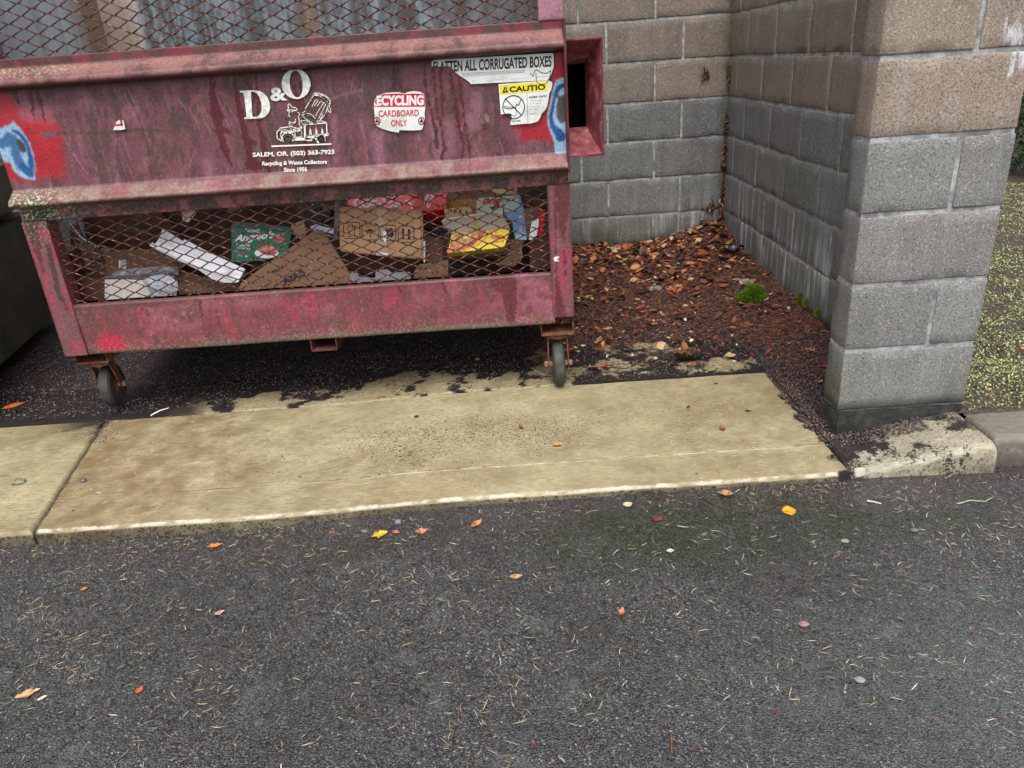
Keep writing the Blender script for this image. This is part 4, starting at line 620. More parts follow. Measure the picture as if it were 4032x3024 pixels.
S([(935, 705), (950, 690), (941, 645), (955, 626), (975, 640), (990, 668), (1040, 676), (1064, 702), (1058, 715), (985, 706), (932, 716)]); S([(955, 718), (958, 745), (948, 765), (966, 792)]); S(circ(937, 825, 32, 28), .0032, 1); S([(985, 730), (1010, 725)], .002); S([(962, 850), (960, 875), (1000, 890), (1035, 875), (1044, 845), (1038, 828)], .0026); S([(968, 872), (1000, 882), (1030, 868)], .0045); S([(955, 880), (970, 910), (1015, 935), (1060, 948), (1095, 948), (1112, 920)]); S([(1070, 738), (1090, 745), (1094, 770), (1078, 790), (1088, 850), (1092, 905)], .0024); S([(962, 925), (1000, 958), (1060, 985), (1110, 960), (1118, 930)], .0055); S([(1000, 975), (1030, 1000)], .003)
mb.build('logo', INKW, fp)
# stickers
def tear_clip(V, F, tears, side):
    """keep the part of a flat text above a broken tear line; tears [(x,z)...]"""
    out = MB(); bm0 = bmesh.new(); vs = [bm0.verts.new(v) for v in V]
    for f in F:
        try: bm0.faces.new([vs[i] for i in f])
        except ValueError: pass
    for (xa, za), (xb, zb) in zip(tears[:-1], tears[1:]):
        bm = bm0.copy()
        for co, no in (((xa, 0, 0), (-1, 0, 0)), ((xb, 0, 0), (1, 0, 0)), ((xa, 0, za), (zb-za, 0, -(xb-xa)))):
            bmesh.ops.bisect_plane(bm, geom=list(bm.verts)+list(bm.edges)+list(bm.faces), plane_co=co, plane_no=Vector(no).normalized(), clear_outer=True)
        bm.verts.ensure_lookup_table(); 
        for i, v in enumerate(bm.verts): v.index = i
        if len(bm.verts): out.add([tuple(v.co) for v in bm.verts], [tuple(v.index for v in f.verts) for f in bm.faces])
        bm.free()
    bm0.free(); return out
def plate(name, pts, f, Y, mat, parent, th=.0012):
    mb = MB(); P = px2(f, pts, Y); mb.prism([(x, Y, z) for x, z in P], (0, th, 0)); return mb.build(name, mat, parent)
STW = m_plain('sticker_white', (.72, .74, .72), .08, 14, .45, .1, .4, (.52, .53, .48)); BLACK = m_plain('black_ink', (.018, .018, .02), .3, 80, .55); REDI = m_plain('red_ink', (.52, .02, .055), .12, 40, .5); YEL = m_plain('yellow_ink', (.80, .66, .015), .1, 30, .5, .05, .4, (.6, .5, .08)); GREYI = m_plain('grey_ink', (.30, .31, .33), .4, 90, .6)
YS = 2.5925
tear = [(738, 198), (760, 205), (832, 199), (890, 196), (930, 211), (960, 252), (1010, 291), (1060, 321), (1105, 356), (1112, 371)]
s1 = plate('sticker', [(737, 190), (737, 158), (748, 146), (762, 140), (1895, 71), (1912, 76), (1918, 95), (1918, 200), (1905, 240), (1890, 285), (1862, 335)]+tear[::-1], zB, YS, STW, D); s1['label'] = 'long torn white sticker asking to flatten all boxes'
V, F = text_geo('FLATTEN ALL CORRUGATED BOXES', .03); q = [onY(*zB(752, 262), YS-.0004), onY(*zB(1897, 205), YS-.0004), onY(*zB(1897, 95), YS-.0004), onY(*zB(752, 152), YS-.0004)]; V = quad_map(V, q)
T = px2(zB, [(700, 200)]+tear[1:6]+[(990, 600), (1920, 600)], YS-.0004); tear_clip(V, F, T, 1).build('lettering', BLACK, s1)
mb = MB(); zz = []
for i in range(62): zz.append((1030+i*10, (292 if i % 2 else 272)-i*.56))
stroke(mb, px2(zB, zz, YS-.0004), .0010, YS-.0004); stroke(mb, px2(zB, [(1020, 270), (1640, 236)], YS-.0004), .001, YS-.0004); stroke(mb, px2(zB, [(1040, 298), (1640, 256)], YS-.0004), .001, YS-.0004)
for t_, a_, b2_ in (('CO', (1125, 349), (1152, 336)), ('33710 Oakville Rd.', (1265, 340), (1432, 322)), ('Albany, OR 97321', (1498, 328), (1660, 308)), ('(541) 928-8578', (1752, 312), (1862, 294))): add_text(mb, t_, rectq(zB(*a_), zB(*b2_), YS-.0004), .02)
mb.build('small_print', GREYI, s1)
mb = MB()
for p in ([(1690, 265), (1718, 296), (1735, 240), (1760, 235), (1800, 262), (1850, 268), (1888, 240), (1880, 305), (1855, 350), (1830, 375), (1775, 372), (1750, 340), (1745, 270)],): stroke(mb, px2(zB, p, YS-.0006), .0022, YS-.0006)
mb.build('scratch', m_plain('scratch_maroon', (.05, .02, .02), .3), s1)
s2 = plate('sticker', [(1383, 372), (1868, 336), (1900, 352), (1905, 368), (1895, 420), (1872, 470), (1866, 530), (1852, 590), (1838, 618), (1800, 660), (1790, 690), (1765, 732), (1700, 752), (1600, 758), (1500, 768), (1498, 738), (1512, 716), (1508, 660), (1482, 655), (1406, 664)], zB, YS, STW, D); s2['label'] = 'torn yellow and white caution sticker'
plate('yellow_band', [(1390, 382), (1850, 347), (1858, 352), (1860, 432), (1402, 474)], zB, YS-.0005, YEL, s2, .0004)
mb = MB(); add_text(mb, 'CAUTIO', [onY(*zB(*p), YS-.001) for p in ((1490, 452), (1838, 424), (1836, 372), (1488, 396))], .04); add_fill(mb, [[(1420, 458), (1442, 398), (1452, 396), (1478, 450)]], zB, YS-.001)
S = lambda pts, w_=.0024, c=False: stroke(mb, px2(zB, pts, YS-.001), w_, YS-.001, c)
S(circ(1530, 594, 105, 112, 32), .0028, 1); S([(1450, 512), (1606, 672)], .0028); S([(1437, 600), (1500, 612), (1548, 592), (1560, 565), (1580, 575), (1590, 545), (1600, 520)], .0022); S([(1430, 584), (1560, 605)], .0014); S([(1500, 676), (1555, 678), (1555, 620)], .0012); S([(1660, 460), (1668, 745)], .001)
add_text(mb, 'KEEP OFF!', rectq(zB(1682, 508), zB(1848, 478), YS-.001), .02); add_text(mb, 'NG HAZ', rectq(zB(1512, 738), zB(1598, 716), YS-.001), .02); mb.build('lettering', BLACK, s2)
mb = MB(); add_fill(mb, [[(1441, 440), (1449, 410), (1456, 440)]], zB, YS-.0014); mb.build('warning_mark', YEL, s2)
mb = MB()
for t_, y in (('Do not climb', 538), ('in or on or', 566), ('container', 594), ('any time', 622), ('hazard', 664)): add_text(mb, t_, rectq(zB(1684, y), zB(1684+len(t_)*10.5, y-18), YS-.001), .01)
mb.build('small_print', GREYI, s2)
s3p = [(178, 600), (180, 560), (184, 530), (205, 495), (235, 478), (265, 463), (300, 455), (430, 448), (440, 458), (480, 462), (500, 450), (560, 440), (620, 445), (660, 465), (672, 520), (675, 600), (668, 650), (670, 720), (655, 780), (640, 815), (560, 820), (424, 818), (418, 842), (330, 825), (250, 802), (200, 775), (188, 730), (184, 660)]
s3 = plate('sticker', s3p, zB, YS, STW, D); s3['label'] = 'rounded red and white recycling sticker in the middle of the panel'
plate('red_band', [(182, 592), (184, 562), (188, 532), (206, 500), (236, 482), (265, 468), (430, 462), (480, 468), (560, 462), (655, 466), (670, 520), (671, 590)], zB, YS-.0005, REDI, s3, .0004)
mb = MB(); add_text(mb, 'ECYCLING', [onY(*zB(*p), YS-.001) for p in ((205, 582), (660, 577), (660, 478), (205, 482))], .05); stroke(mb, px2(zB, [(184, 560), (200, 582)], YS-.001), .005, YS-.001); mb.build('lettering', STW, s3)
mb = MB(); add_text(mb, 'CARDBOARD', qd(zB, (222, 688), (612, 680), 62, YS-.001), .016); add_text(mb, 'ONLY', qd(zB, (343, 780), (497, 776), 62, YS-.001), .016)
for cx, a0, a1 in ((208, -130, 130), (637, 0, 360)):
    stroke(mb, px2(zB, circ(cx, 728, 28, 34, 26, a0, a1), YS-.001), .0028, YS-.001, a1 == 360)
    for k in range(3):
        a = math.radians(-90+120*k); b_ = math.radians(30+120*k); stroke(mb, px2(zB, [(cx+13*math.cos(a)+3, 730+15*math.sin(a)), (cx+13*math.cos(b_), 730+15*math.sin(b_)-3)], YS-.001), .0045, YS-.001)
mb.build('red_lettering', REDI, s3)
s4 = plate('sticker', [(1405, 510), (1430, 462), (1448, 410), (1475, 388), (1538, 392), (1560, 498), (1500, 513)], zC, YS, STW, D); s4['label'] = 'small white sticker scrap near the left end'
mb = MB(); stroke(mb, px2(zC, [(1432, 452), (1515, 446), (1505, 394)], YS-.0006), .006, YS-.0006); mb.build('red_mark', REDI, s4)
s5 = plate('sticker', [(1988, 585), (2010, 570), (2035, 575), (2020, 588), (2012, 598), (2032, 600), (2028, 608), (2000, 606), (1994, 598)], z6, 2.592, STW, D); s5['label'] = 'tiny white sticker scrap on the lower right post'
# ================================================================== second bin at the far left
B2 = empty('dumpster', (-2.75, 3.2, .0), 'dark mossy brown dumpster standing left of the red one', 'dumpster')
N = NT('mossy_dark_steel'); f = N.noise(7, 5, .65); c = N.ramp(f, [(.3, (.028, .024, .017)), (.5, (.060, .050, .034)), (.7, (.10, .085, .058))]); zz_ = N.sep()[2]; c = N.mix(N.math('MULTIPLY', N.ramp(N.math('ADD', zz_, N.math('MULTIPLY', N.noise(9, 4), .3)), [(.25, 1), (.42, 0)]), N.ramp(N.noise(45, 4), [(.45, 0), (.6, .8)])), c, (.05, .065, .018)); st = N.noise(1, 4, .6, N.map((30, 30, 2))); c = N.mix(N.ramp(st, [(.55, 0), (.7, .5)]), c, (.075, .045, .028)); MOSSY = N.out(c, .55, N.bump(N.noise(90, 4), .3, .002), .4)
R2 = Matrix.Translation((-2.13, 2.62, 0))@Matrix.Rotation(math.radians(12), 4, 'Z')
mb = MB(); mb.box((-1.25, 0, .10), (0, 1.25, .62), R2); mb.build('body', MOSSY, B2, bevel=.006)
mb = MB(); mb.box((-1.25, 0, .6202), (-.09, 1.25, 1.10), R2); mb.build('upper_body', MOSSY, B2, bevel=.006)
mb = MB(); mb.box((-.088, .02, .70), (.13, 1.1, .706), R2); mb.box((-.088, .02, .88), (.13, 1.1, .886), R2); mb.box((.124, .02, .7062), (.13, 1.1, .8798), R2); mb.build('lift_pocket', MOSSY, B2)
mb = MB(); mb.box((-1.27, -.02, 1.1002), (.0, 1.27, 1.15), R2); mb.build('lid', MOSSY, B2, bevel=.01)
for x_, y_ in ((-.12, .12), (-1.1, .12)):
    mb = MB(); mb.lathe([(.03, -.025), (.05, -.02), (.05, .02), (.03, .025)], R2@Matrix.Translation((x_, y_, .05))@Matrix.Rotation(math.pi/2, 4, 'Y'), 20); mb.build('wheel', TYRE, B2)
# ================================================================== what lies inside the red dumpster
def plane_pt(u, v, c, n): d = ray(u, v); o = np.array([0, 0, CH]); t = np.dot(c-o, n)/np.dot(d, n); return o+d*t
def zD(x, y): return (200+x/2.212, 750+y/2.212)
def zE(x, y): return (1200+x/2.1067, 720+y/2.1067)
def zF(x, y): return (700+x/1.5875, 800+y/1.5875)
def crush(o, n, amp):
    bm = bmesh.new(); bm.from_mesh(o.data); bmesh.ops.triangulate(bm, faces=bm.faces)
    for _ in range(5):
        e = [e for e in bm.edges if e.calc_length() > .022]
        if not e or len(bm.verts) > 6000: break
        bmesh.ops.subdivide_edges(bm, edges=e, cuts=1); bmesh.ops.triangulate(bm, faces=[f for f in bm.faces if len(f.verts) > 3])
    for v in bm.verts:
        x, z = v.co.x+o.parent.location.x, v.co.z+o.parent.location.z; k = (float(fbm(x, z, 7, 2, .5, 3))-.5)*2*amp+(abs(float(fbm(x+z, z-x*.5, 16, 2, .5, 6))-.5))*-1.2*amp; v.co += Vector(n*k)
    bm.to_mesh(o.data); bm.free()
class Card:
    """a board, carton or bag lying at a real depth; f maps zoom pixels to photo pixels"""
    def __init__(s, f, pts, Y, mat, th, name, label, cat, nx=0., nz=0., bevel=0.):
        s.f = f; q = [f(*p) for p in pts]; cu = sum(a for a, _ in q)/len(q); cv = sum(b for _, b in q)/len(q); s.c = onY(cu, cv, Y); s.n = np.array([nx, -1., nz]); s.n /= np.linalg.norm(s.n)
        P = [plane_pt(u, v, s.c, s.n) for u, v in q]; s.o = empty(name, tuple(np.mean(P, 0)*np.array([1, 1, 0])+np.array([0, 0, min(p[2] for p in P)])), label, cat)
        mb = MB(); mb.prism(P, -s.n*th); s.body = mb.build('body', mat, s.o, bevel=bevel)
        if name in ('cardboard_sheet', 'round_board', 'paper_scrap', 'cardboard_strip', 'newspaper') and 'peak' not in label: crush(s.body, s.n, .016 if name == 'cardboard_sheet' else .008)
        tag(s.o, label, cat)
    def pt(s, x, y, lift=.0012): u, v = s.f(x, y); return plane_pt(u, v, s.c, s.n)+s.n*lift
    def face(s, name, pts, mat, lift=.0012): mb = MB(); mb.add([s.pt(*p, lift) for p in pts], [tuple(range(len(pts)))]); return mb.build(name, mat, s.o)
    def lines(s, name, Ls, w_, mat, lift=.0016):
        mb = MB()
        for L in Ls:
            for a, b in zip(L[:-1], L[1:]):
                A = s.pt(*a, lift); B = s.pt(*b, lift); d = B-A; l = np.linalg.norm(d)
                if l < 1e-6: continue
                d /= l; t = np.cross(d, s.n)*w_/2; e = d*w_*.35; mb.add([A-e-t, B+e-t, B+e+t, A-e+t], [(0, 1, 2, 3)])
        return mb.build(name, mat, s.o)
    def text(s, name, items, mat, lift=.002):
        for body, q, bold, shear in items: mb = MB(); add_text(mb, body, [s.pt(*p, lift) for p in q], bold, shear); mb.build(name, mat, s.o)
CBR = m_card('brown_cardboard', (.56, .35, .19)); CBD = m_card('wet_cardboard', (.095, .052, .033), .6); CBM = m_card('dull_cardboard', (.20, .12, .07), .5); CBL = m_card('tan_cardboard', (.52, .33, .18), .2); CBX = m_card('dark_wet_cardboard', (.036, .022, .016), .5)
TAPE = m_plain('packing_tape', (.60, .52, .42), .2, 40, .15, .1, .6)
WPAP = m_plain('white_paper', (.82, .85, .90), .10, 9, .6, .1, .3, (.45, .46, .48)); GRC = m_plain('grey_card', (.24, .25, .26), .2, 14, .7, .1, .3, (.12, .11, .10)); BLKP = m_plain('black_plastic', (.012, .013, .018), .4, 20, .3, .6, .5)
c1 = Card(zE, [(282, 205), (975, 240), (980, 640), (290, 575)], 2.70, CBR, .025, 'shipping_carton', 'upright tan shipping carton with four black handling symbols', 'carton', -.05, .0, .006)
rr = lambda x0, y0, x1, y1, r=22: [(x0+r, y0), (x1-r, y0), (x1-6, y0+6), (x1, y0+r), (x1, y1-r), (x1-6, y1-6), (x1-r, y1), (x0+r, y1), (x0+6, y1-6), (x0, y1-r), (x0, y0+r), (x0+6, y0+6), (x0+r, y0)]
INK = m_plain('carton_ink', (.030, .028, .026), .3, 60, .6)
c1.lines('symbol_frame', [rr(322, 328, 458, 462), rr(476, 340, 610, 472), rr(626, 350, 755, 480), rr(776, 358, 906, 492)], .0026, INK)
c1.lines('symbol', [[(355, 360), (350, 385), (365, 400), (385, 398)], [(372, 350), (368, 375)], [(395, 345), (395, 375), (412, 392), (428, 380), (430, 348)], [(412, 348), (412, 375)], [(412, 392), (412, 450)], [(355, 420), (380, 420), (380, 445), (350, 445)]], .0022, INK)
mb = MB(); mb.add([c1.pt(x, y) for x, y in [(502, 405), (512, 390), (535, 382), (560, 384), (578, 395), (588, 410), (565, 406), (545, 408), (522, 404)]], [tuple(range(9))]); mb.build('symbol', INK, c1.o)
c1.lines('symbol', [[(545, 405), (545, 445), (553, 450)]]+[[(505+i*18, 352), (512+i*18, 368)] for i in range(5)], .0022, INK)
mb = MB(); mb.add([c1.pt(x, y) for x, y in [(655, 400), (672, 380), (690, 385), (715, 372), (735, 385), (740, 430), (720, 455), (700, 440), (690, 460), (672, 440)]], [tuple(range(10))]); mb.build('symbol', INK, c1.o)
c1.lines('symbol', [[(815, 385), (815, 455)], [(865, 388), (865, 460)]], .008, INK); c1.lines('symbol', [[(800, 462), (885, 468)]], .002, INK)
c1.face('tape', [(598, 222), (668, 226), (665, 610), (596, 602)], m_plain('clear_tape', (.50, .36, .235), .12, 30, .12, .2, .7), .0006); c1.face('label', [(594, 575), (690, 582), (690, 600), (594, 592)], WPAP, .0018); c1.face('label', [(650, 402), (672, 395), (684, 435), (672, 500), (655, 480)], WPAP, .0020)
# yellow food carton with its flap up
c2 = Card(zE, [(1188, 583), (1206, 470), (1222, 425), (1300, 412), (1702, 378), (1655, 534)], 2.72, m_plain('yellow_card', (.92, .72, .03), .06, 20, .45, .05, .4), .05, 'food_carton', 'open yellow waffle carton with red stripe and cream flap', 'carton', .04, .6)
c2.face('picture', [(1205, 540), (1212, 470), (1228, 432), (1350, 412), (1500, 400), (1440, 470), (1350, 520), (1230, 555)], m_rust('fried_food', (.30, .06, .02), (.62, .28, .08), (.85, .62, .28), 55, .5)); c2.lines('stripe', [[(1190, 570), (1300, 550), (1390, 505), (1450, 450), (1490, 400)]], .013, m_plain('stripe_red', (.70, .10, .05), .2, 20, .4), .002)
c2.lines('stripe', [[(1195, 575), (1330, 555), (1440, 510), (1510, 450), (1540, 398)]], .005, m_plain('stripe_orange', (.85, .35, .12), .2, 20, .4), .0022)
mb = MB(); mb.add([c2.pt(x, y, .002) for x, y in circ(1600, 450, 62, 20, 20)], [tuple(range(20))]); mb.build('badge', m_plain('badge_orange', (.80, .17, .04), .1, 20, .4), c2.o)
c2.text('lettering', [('ambérie', [(1515, 508), (1652, 488), (1650, 468), (1513, 486)], .01, 0), ('e', [(1580, 418), (1592, 417), (1592, 405), (1580, 406)], .01, 0)], m_plain('print_orange', (.55, .16, .03), .1, 20, .5)); c2.face('butter', [(1315, 428), (1385, 424), (1375, 462), (1318, 470)], m_plain('butter_yellow', (.82, .70, .25), .1, 20, .5), .0024)
mb = MB(); P = [c2.pt(*p, .002) for p in [(1143, 330), (1165, 308), (1400, 275), (1590, 246), (1640, 262), (1700, 372), (1600, 388), (1400, 402), (1215, 420), (1152, 355)]]; mb.prism(P, (0, .003, 0)); mb.build('flap', m_plain('cream_board', (.46, .41, .32), .12, 10, .7, .1, .3, (.30, .24, .17)), c2.o); c2.lines('flap_edge', [[(1143, 328), (1165, 306), (1400, 272), (1590, 243), (1640, 258)]], .0055, m_plain('board_edge', (.74, .70, .60), .1, 30, .6), .007); c2.lines('flap_tape', [[(1390, 285), (1445, 395)]], .010, m_plain('ochre_tape', (.55, .36, .05), .1, 30, .5), .007)
cr_ = Card(zE, [(1185, 590), (1400, 562), (1660, 540), (1668, 400), (1700, 385), (1695, 588), (1600, 602), (1400, 615), (1215, 640)], 2.76, CBM, .02, 'corrugated_board', 'curled corrugated board edge right under the yellow carton', 'cardboard', 0, .1); cr_.lines('flute', [[(1210+i*13, 602-i*1.6), (1214+i*13, 636-i*1.6)] for i in range(34)], .0022, CBX)
# red drink cartons
REDC = m_plain('red_card', (.80, .012, .022), .12, 16, .3, .05, .5); c3 = Card(zE, [(300, 60), (900, 40), (985, 236), (700, 226), (380, 205)], 2.86, REDC, .10, 'drink_carton', 'wide red drink carton with white swirls behind the tan carton', 'carton', 0, .9)
c3.lines('swirl', [[(470, 210), (425, 195), (410, 160), (450, 125), (520, 115), (580, 125), (560, 150), (500, 150), (470, 175), (500, 200)], [(600, 110), (660, 95), (690, 115), (640, 150), (700, 170), (740, 130), (760, 100), (800, 110)], [(560, 190), (620, 170), (650, 200), (700, 215), (730, 190), (790, 205), (800, 180), (760, 170)], [(520, 205), (560, 160), (600, 150)], [(840, 150), (880, 180), (900, 220)]], .009, m_plain('swirl_white', (.78, .76, .76), .05), .002); c3.face('side_panel', [(885, 60), (985, 60), (1000, 110), (975, 236), (930, 232)], m_plain('bright_red_side', (.66, .02, .03), .1, 20, .3), .0026)
c3b = Card(zE, [(945, 60), (1010, 60), (985, 222), (972, 150)], 2.84, CBL, .01, 'cardboard_strip', 'narrow tan cardboard strip between the two red cartons', 'cardboard')
c4 = Card(zE, [(1000, 60), (1180, 50), (1172, 205), (1140, 222), (1010, 232), (978, 215)], 2.82, REDC, .09, 'drink_carton', 'narrow red drink carton with white script beside the mustard box', 'carton', .1, .8); c4.text('lettering', [('hola', [(985, 165), (1012, 90), (1040, 98), (1015, 178)][0:4], .05, .3), ('Cola', [(1030, 215), (1085, 85), (1060, 70), (1000, 200)][0:4], .05, .3)], m_plain('script_white', (.78, .75, .75), .05))
# green frozen meal box
GRN = m_plain('green_card', (.010, .17, .11), .12, 12, .4, .05, .4); c5 = Card(zD, [(1572, 312), (2095, 365), (2060, 560), (1850, 612), (1574, 625)], 2.72, GRN, .04, 'frozen_meal_box', 'dark green lasagna box with white script', 'box', .1, .1, .002)
mb = MB(); P = [c5.pt(*p, -.0) for p in [(1572, 311), (2095, 364)]]; Q = [p+np.array([0, .035, .012]) for p in P[::-1]]; mb.prism(P+Q, (0, 0, -.002)); mb.build('top_flap', m_plain('green_top', (.006, .09, .055), .3, 60, .4), c5.o)
WI = m_plain('white_script', (.80, .84, .80), .05); c5.text('lettering', [('MICHAEL', [(1697, 360), (1828, 368), (1832, 338), (1700, 328)], .03, 0), ("Angelo's", [(1592, 470), (1950, 430), (1950, 350), (1600, 380)], .035, .35), ('LASAGNA', [(1622, 484), (1735, 490), (1736, 464), (1622, 458)], .03, 0), ('WITH MEAT SAUCE', [(1620, 507), (1748, 514), (1748, 500), (1620, 492)], .02, 0), ('15 g', [(1632, 575), (1665, 577), (1665, 560), (1632, 558)], .02, 0), ('280', [(1690, 580), (1716, 582), (1716, 566), (1690, 564)], .02, 0)], WI)
FOOD = m_rust('meat_sauce', (.22, .02, .015), (.55, .16, .13), (.80, .55, .48), 60, .4)
for name, cx, cy, rx, ry, mt, lf in (('plate', 1880, 545, 105, 45, WPAP, .002), ('picture', 1900, 520, 80, 45, FOOD, .003), ('picture', 1990, 420, 50, 40, FOOD, .003)):
    mb = MB(); mb.add([c5.pt(x, y, lf) for x, y in [(a+random.uniform(-8, 8)*(name == 'picture'), b) for a, b in circ(cx, cy, rx, ry, 18)]], [tuple(range(18))]); mb.build(name, mt, c5.o)
# long white folded board
c6 = Card(zD, [(975, 333), (1150, 440), (1165, 425), (1420, 560), (1692, 682), (1628, 800), (1300, 672), (858, 478), (884, 452), (905, 470), (935, 430)], 2.70, WPAP, .012, 'folded_board', 'long white folded cardboard sheet lying diagonally', 'cardboard', .1, .45); c6.lines('crease', [[(940, 440), (1250, 560), (1640, 735)]], .0015, m_plain('crease_grey', (.45, .47, .52), .1), .001); c6.face('under_fold', [(858, 480), (900, 505), (1300, 700), (1400, 770), (1500, 800), (1628, 802), (1300, 675)], m_plain('shaded_white', (.58, .58, .60), .1, 20), -.004)
# plastic bag with white sheet
c7 = Card(zD, [(470, 775), (640, 772), (800, 782), (930, 948), (925, 1010), (468, 1010)], 2.69, m_plain('mottled_white', (.60, .57, .54), .12, 30, .7, .2, .3, (.50, .46, .42)), .012, 'foam_sheet', 'flat mottled white packing sheet in the lower left corner', 'packing', 0, .3)
def blob(name, f, pts, Y, mat, label, cat, nx=0, nz=.3, amp=.012, th=.03, seed=1, n=46):
    q = [f(*p) for p in pts]; cu = sum(a for a, _ in q)/len(q); cv = sum(b for _, b in q)/len(q); c = onY(cu, cv, Y); nrm = np.array([nx, -1., nz]); nrm /= np.linalg.norm(nrm); P = np.array([plane_pt(u, v, c, nrm) for u, v in q]); ex = np.array([1, 0, 0.])-nrm*nrm[0]; ex /= np.linalg.norm(ex); ez = np.cross(ex, nrm); ez = ez*np.sign(ez[2])
    a = (P-c)@ex; b_ = (P-c)@ez; A, B_ = np.meshgrid(np.linspace(a.min(), a.max(), n), np.linspace(b_.min(), b_.max(), n)); d = -poly_d(A, B_, list(zip(a, b_))); h = np.sqrt(np.clip(d/.03, 0, 1))*th*.5+amp*(np.abs(fbm(A, B_, 28, 4, .6, seed)-.5)*2-.4)*np.clip(d/.01, 0, 1)
    keep = d > -.002; V = c+A[..., None]*ex+B_[..., None]*ez+nrm*h[..., None]; V2 = c+A[..., None]*ex+B_[..., None]*ez-nrm*(.002+0*h[..., None]); F = gridF(n, n); k = keep.ravel(); ok = k[F].all(1); F = F[ok]; idx = -np.ones(n*n, int); u_ = np.unique(F); idx[u_] = np.arange(len(u_)); F = idx[F]; VV = np.vstack([V.reshape(-1, 3)[u_], V2.reshape(-1, 3)[u_]]); F = np.vstack([F, F[:, ::-1]+len(u_)])
    o = build(name, VV-np.array([c[0], c[1], VV[:, 2].min()]), F, mat, smooth=True); o.location = (c[0], c[1], VV[:, 2].min()); return tag(o, label, cat)
N = NT('clear_plastic'); PLA = N.out(N.mix(N.noise(20, 4), (.42, .48, .55), (.62, .68, .76)), .14, N.bump(N.noise(60, 4), .5, .003), .7, trans=.35)
blob('plastic_bag', zD, [(800, 785), (870, 750), (1010, 728), (1060, 760), (1106, 800), (1108, 860), (1085, 925), (1040, 940), (930, 948), (860, 880)], 2.675, PLA, 'crumpled clear plastic bag over the end of the white packing sheet', 'bag', seed=3)
blob('plastic_bag', zD, [(475, 770), (520, 718), (640, 690), (800, 668), (1010, 660), (1105, 670), (1110, 740), (1010, 735), (860, 755), (800, 785), (640, 778)], 2.74, m_plain('grey_plastic', (.17, .18, .20), .35, 25, .25, .5, .6), 'grey see-through plastic sheet lying behind the white packing sheet', 'bag', seed=6)
# diagonal brown board with dark stamp
c8 = Card(zF, [(868, 160), (905, 172), (1120, 515), (1110, 560), (350, 600), (395, 500), (640, 320), (760, 240)], 2.695, m_card('diagonal_cardboard', (.27, .16, .09), .3), .012, 'cardboard_sheet', 'brown cardboard sheet slanting to a peak with dark upside-down stamp', 'cardboard', .12, .3); c8.lines('edge', [[(905, 170), (1122, 515)]], .005, CBM, .002)
c8.text('lettering', [('CASA', [(805, 452), (668, 510), (640, 478), (785, 415)], .06, 0), ('YOGA', [(690, 392), (600, 440), (592, 420), (680, 372)], .02, 0)], m_plain('stamp_ink', (.035, .028, .028), .3)); c8.lines('stamp_frame', [[(770, 415), (815, 480)], [(770, 415), (600, 520)], [(600, 520), (640, 560)]], .004, bpy.data.materials['stamp_ink'])
# the rest of the heap, each piece on its own
def piece(f, pts, Y, mat, th, name, label, cat='cardboard', nx=0., nz=0., bevel=0): return Card(f, pts, Y, mat, th, name, label, cat, nx, nz, bevel)
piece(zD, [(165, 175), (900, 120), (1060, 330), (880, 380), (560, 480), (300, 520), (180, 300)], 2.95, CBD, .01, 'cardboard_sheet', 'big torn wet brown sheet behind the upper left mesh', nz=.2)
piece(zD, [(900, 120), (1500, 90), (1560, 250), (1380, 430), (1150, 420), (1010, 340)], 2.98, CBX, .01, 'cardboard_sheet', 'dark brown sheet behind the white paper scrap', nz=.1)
piece(zD, [(1378, 400), (1392, 320), (1430, 262), (1500, 215), (1700, 140), (1900, 120), (2110, 150), (2200, 300), (2100, 400), (1900, 640), (1500, 640), (1410, 560), (1385, 480)], 2.86, CBD, .01, 'round_board', 'rounded stained brown board behind the green box')
c9 = piece(zD, [(430, 540), (640, 512), (1110, 508), (1190, 640), (1110, 700), (480, 730)], 2.80, CBM, .10, 'flat_carton', 'flat brown carton with small white barcode label', 'carton', nz=.3); c9.face('label', [(594, 612), (602, 604), (652, 606), (659, 614), (656, 682), (594, 680)], WPAP); c9.lines('barcode', [[(608, 630+i*8), (645, 630+i*8)] for i in range(5)], .0014, INK)
piece(zD, [(112, 765), (468, 780), (462, 1010), (180, 1010)], 2.70, m_card('reddish_cardboard', (.105, .05, .030), .3), .12, 'carton', 'reddish brown carton in the bottom left corner', 'carton', nz=.1)
blob('crumpled_paper', zD, [(170, 330), (230, 280), (300, 420), (420, 480), (470, 640), (480, 740), (330, 770), (180, 760), (110, 640), (180, 520)], 2.80, m_rust('brown_paper', (.035, .018, .012), (.13, .072, .045), (.30, .19, .13), 26, .4), 'crumpled wet brown packing paper at the left end', 'paper', amp=.035, th=.06, seed=9, nz=.1)
o = MB().tube([onY(*zD(*p), 2.74) for p in [(165, 278), (210, 345), (258, 405), (320, 442), (420, 490)]], .0022, 6).build('strap', WPAP); tag(o, 'thin white plastic strap dangling in the upper left', 'strap')
piece(zD, [(115, 600), (150, 585), (200, 650), (205, 700), (160, 690)], 2.72, m_plain('orange_leaf', (.35, .11, .02), .2), .002, 'leaf', 'orange leaf caught behind the left end of the mesh', 'leaf')
c10 = piece(zD, [(1145, 150), (1230, 150), (1285, 152), (1262, 205), (1195, 278), (1148, 262), (1145, 205), (1125, 180)], 2.66, m_plain('torn_paper', (.62, .48, .38), .15, 20, .5), .004, 'paper_scrap', 'torn pinkish white paper scrap near the top of the mesh', 'paper'); c10.face('brown_corner', [(1128, 178), (1145, 150), (1235, 151), (1180, 205)], CBR)
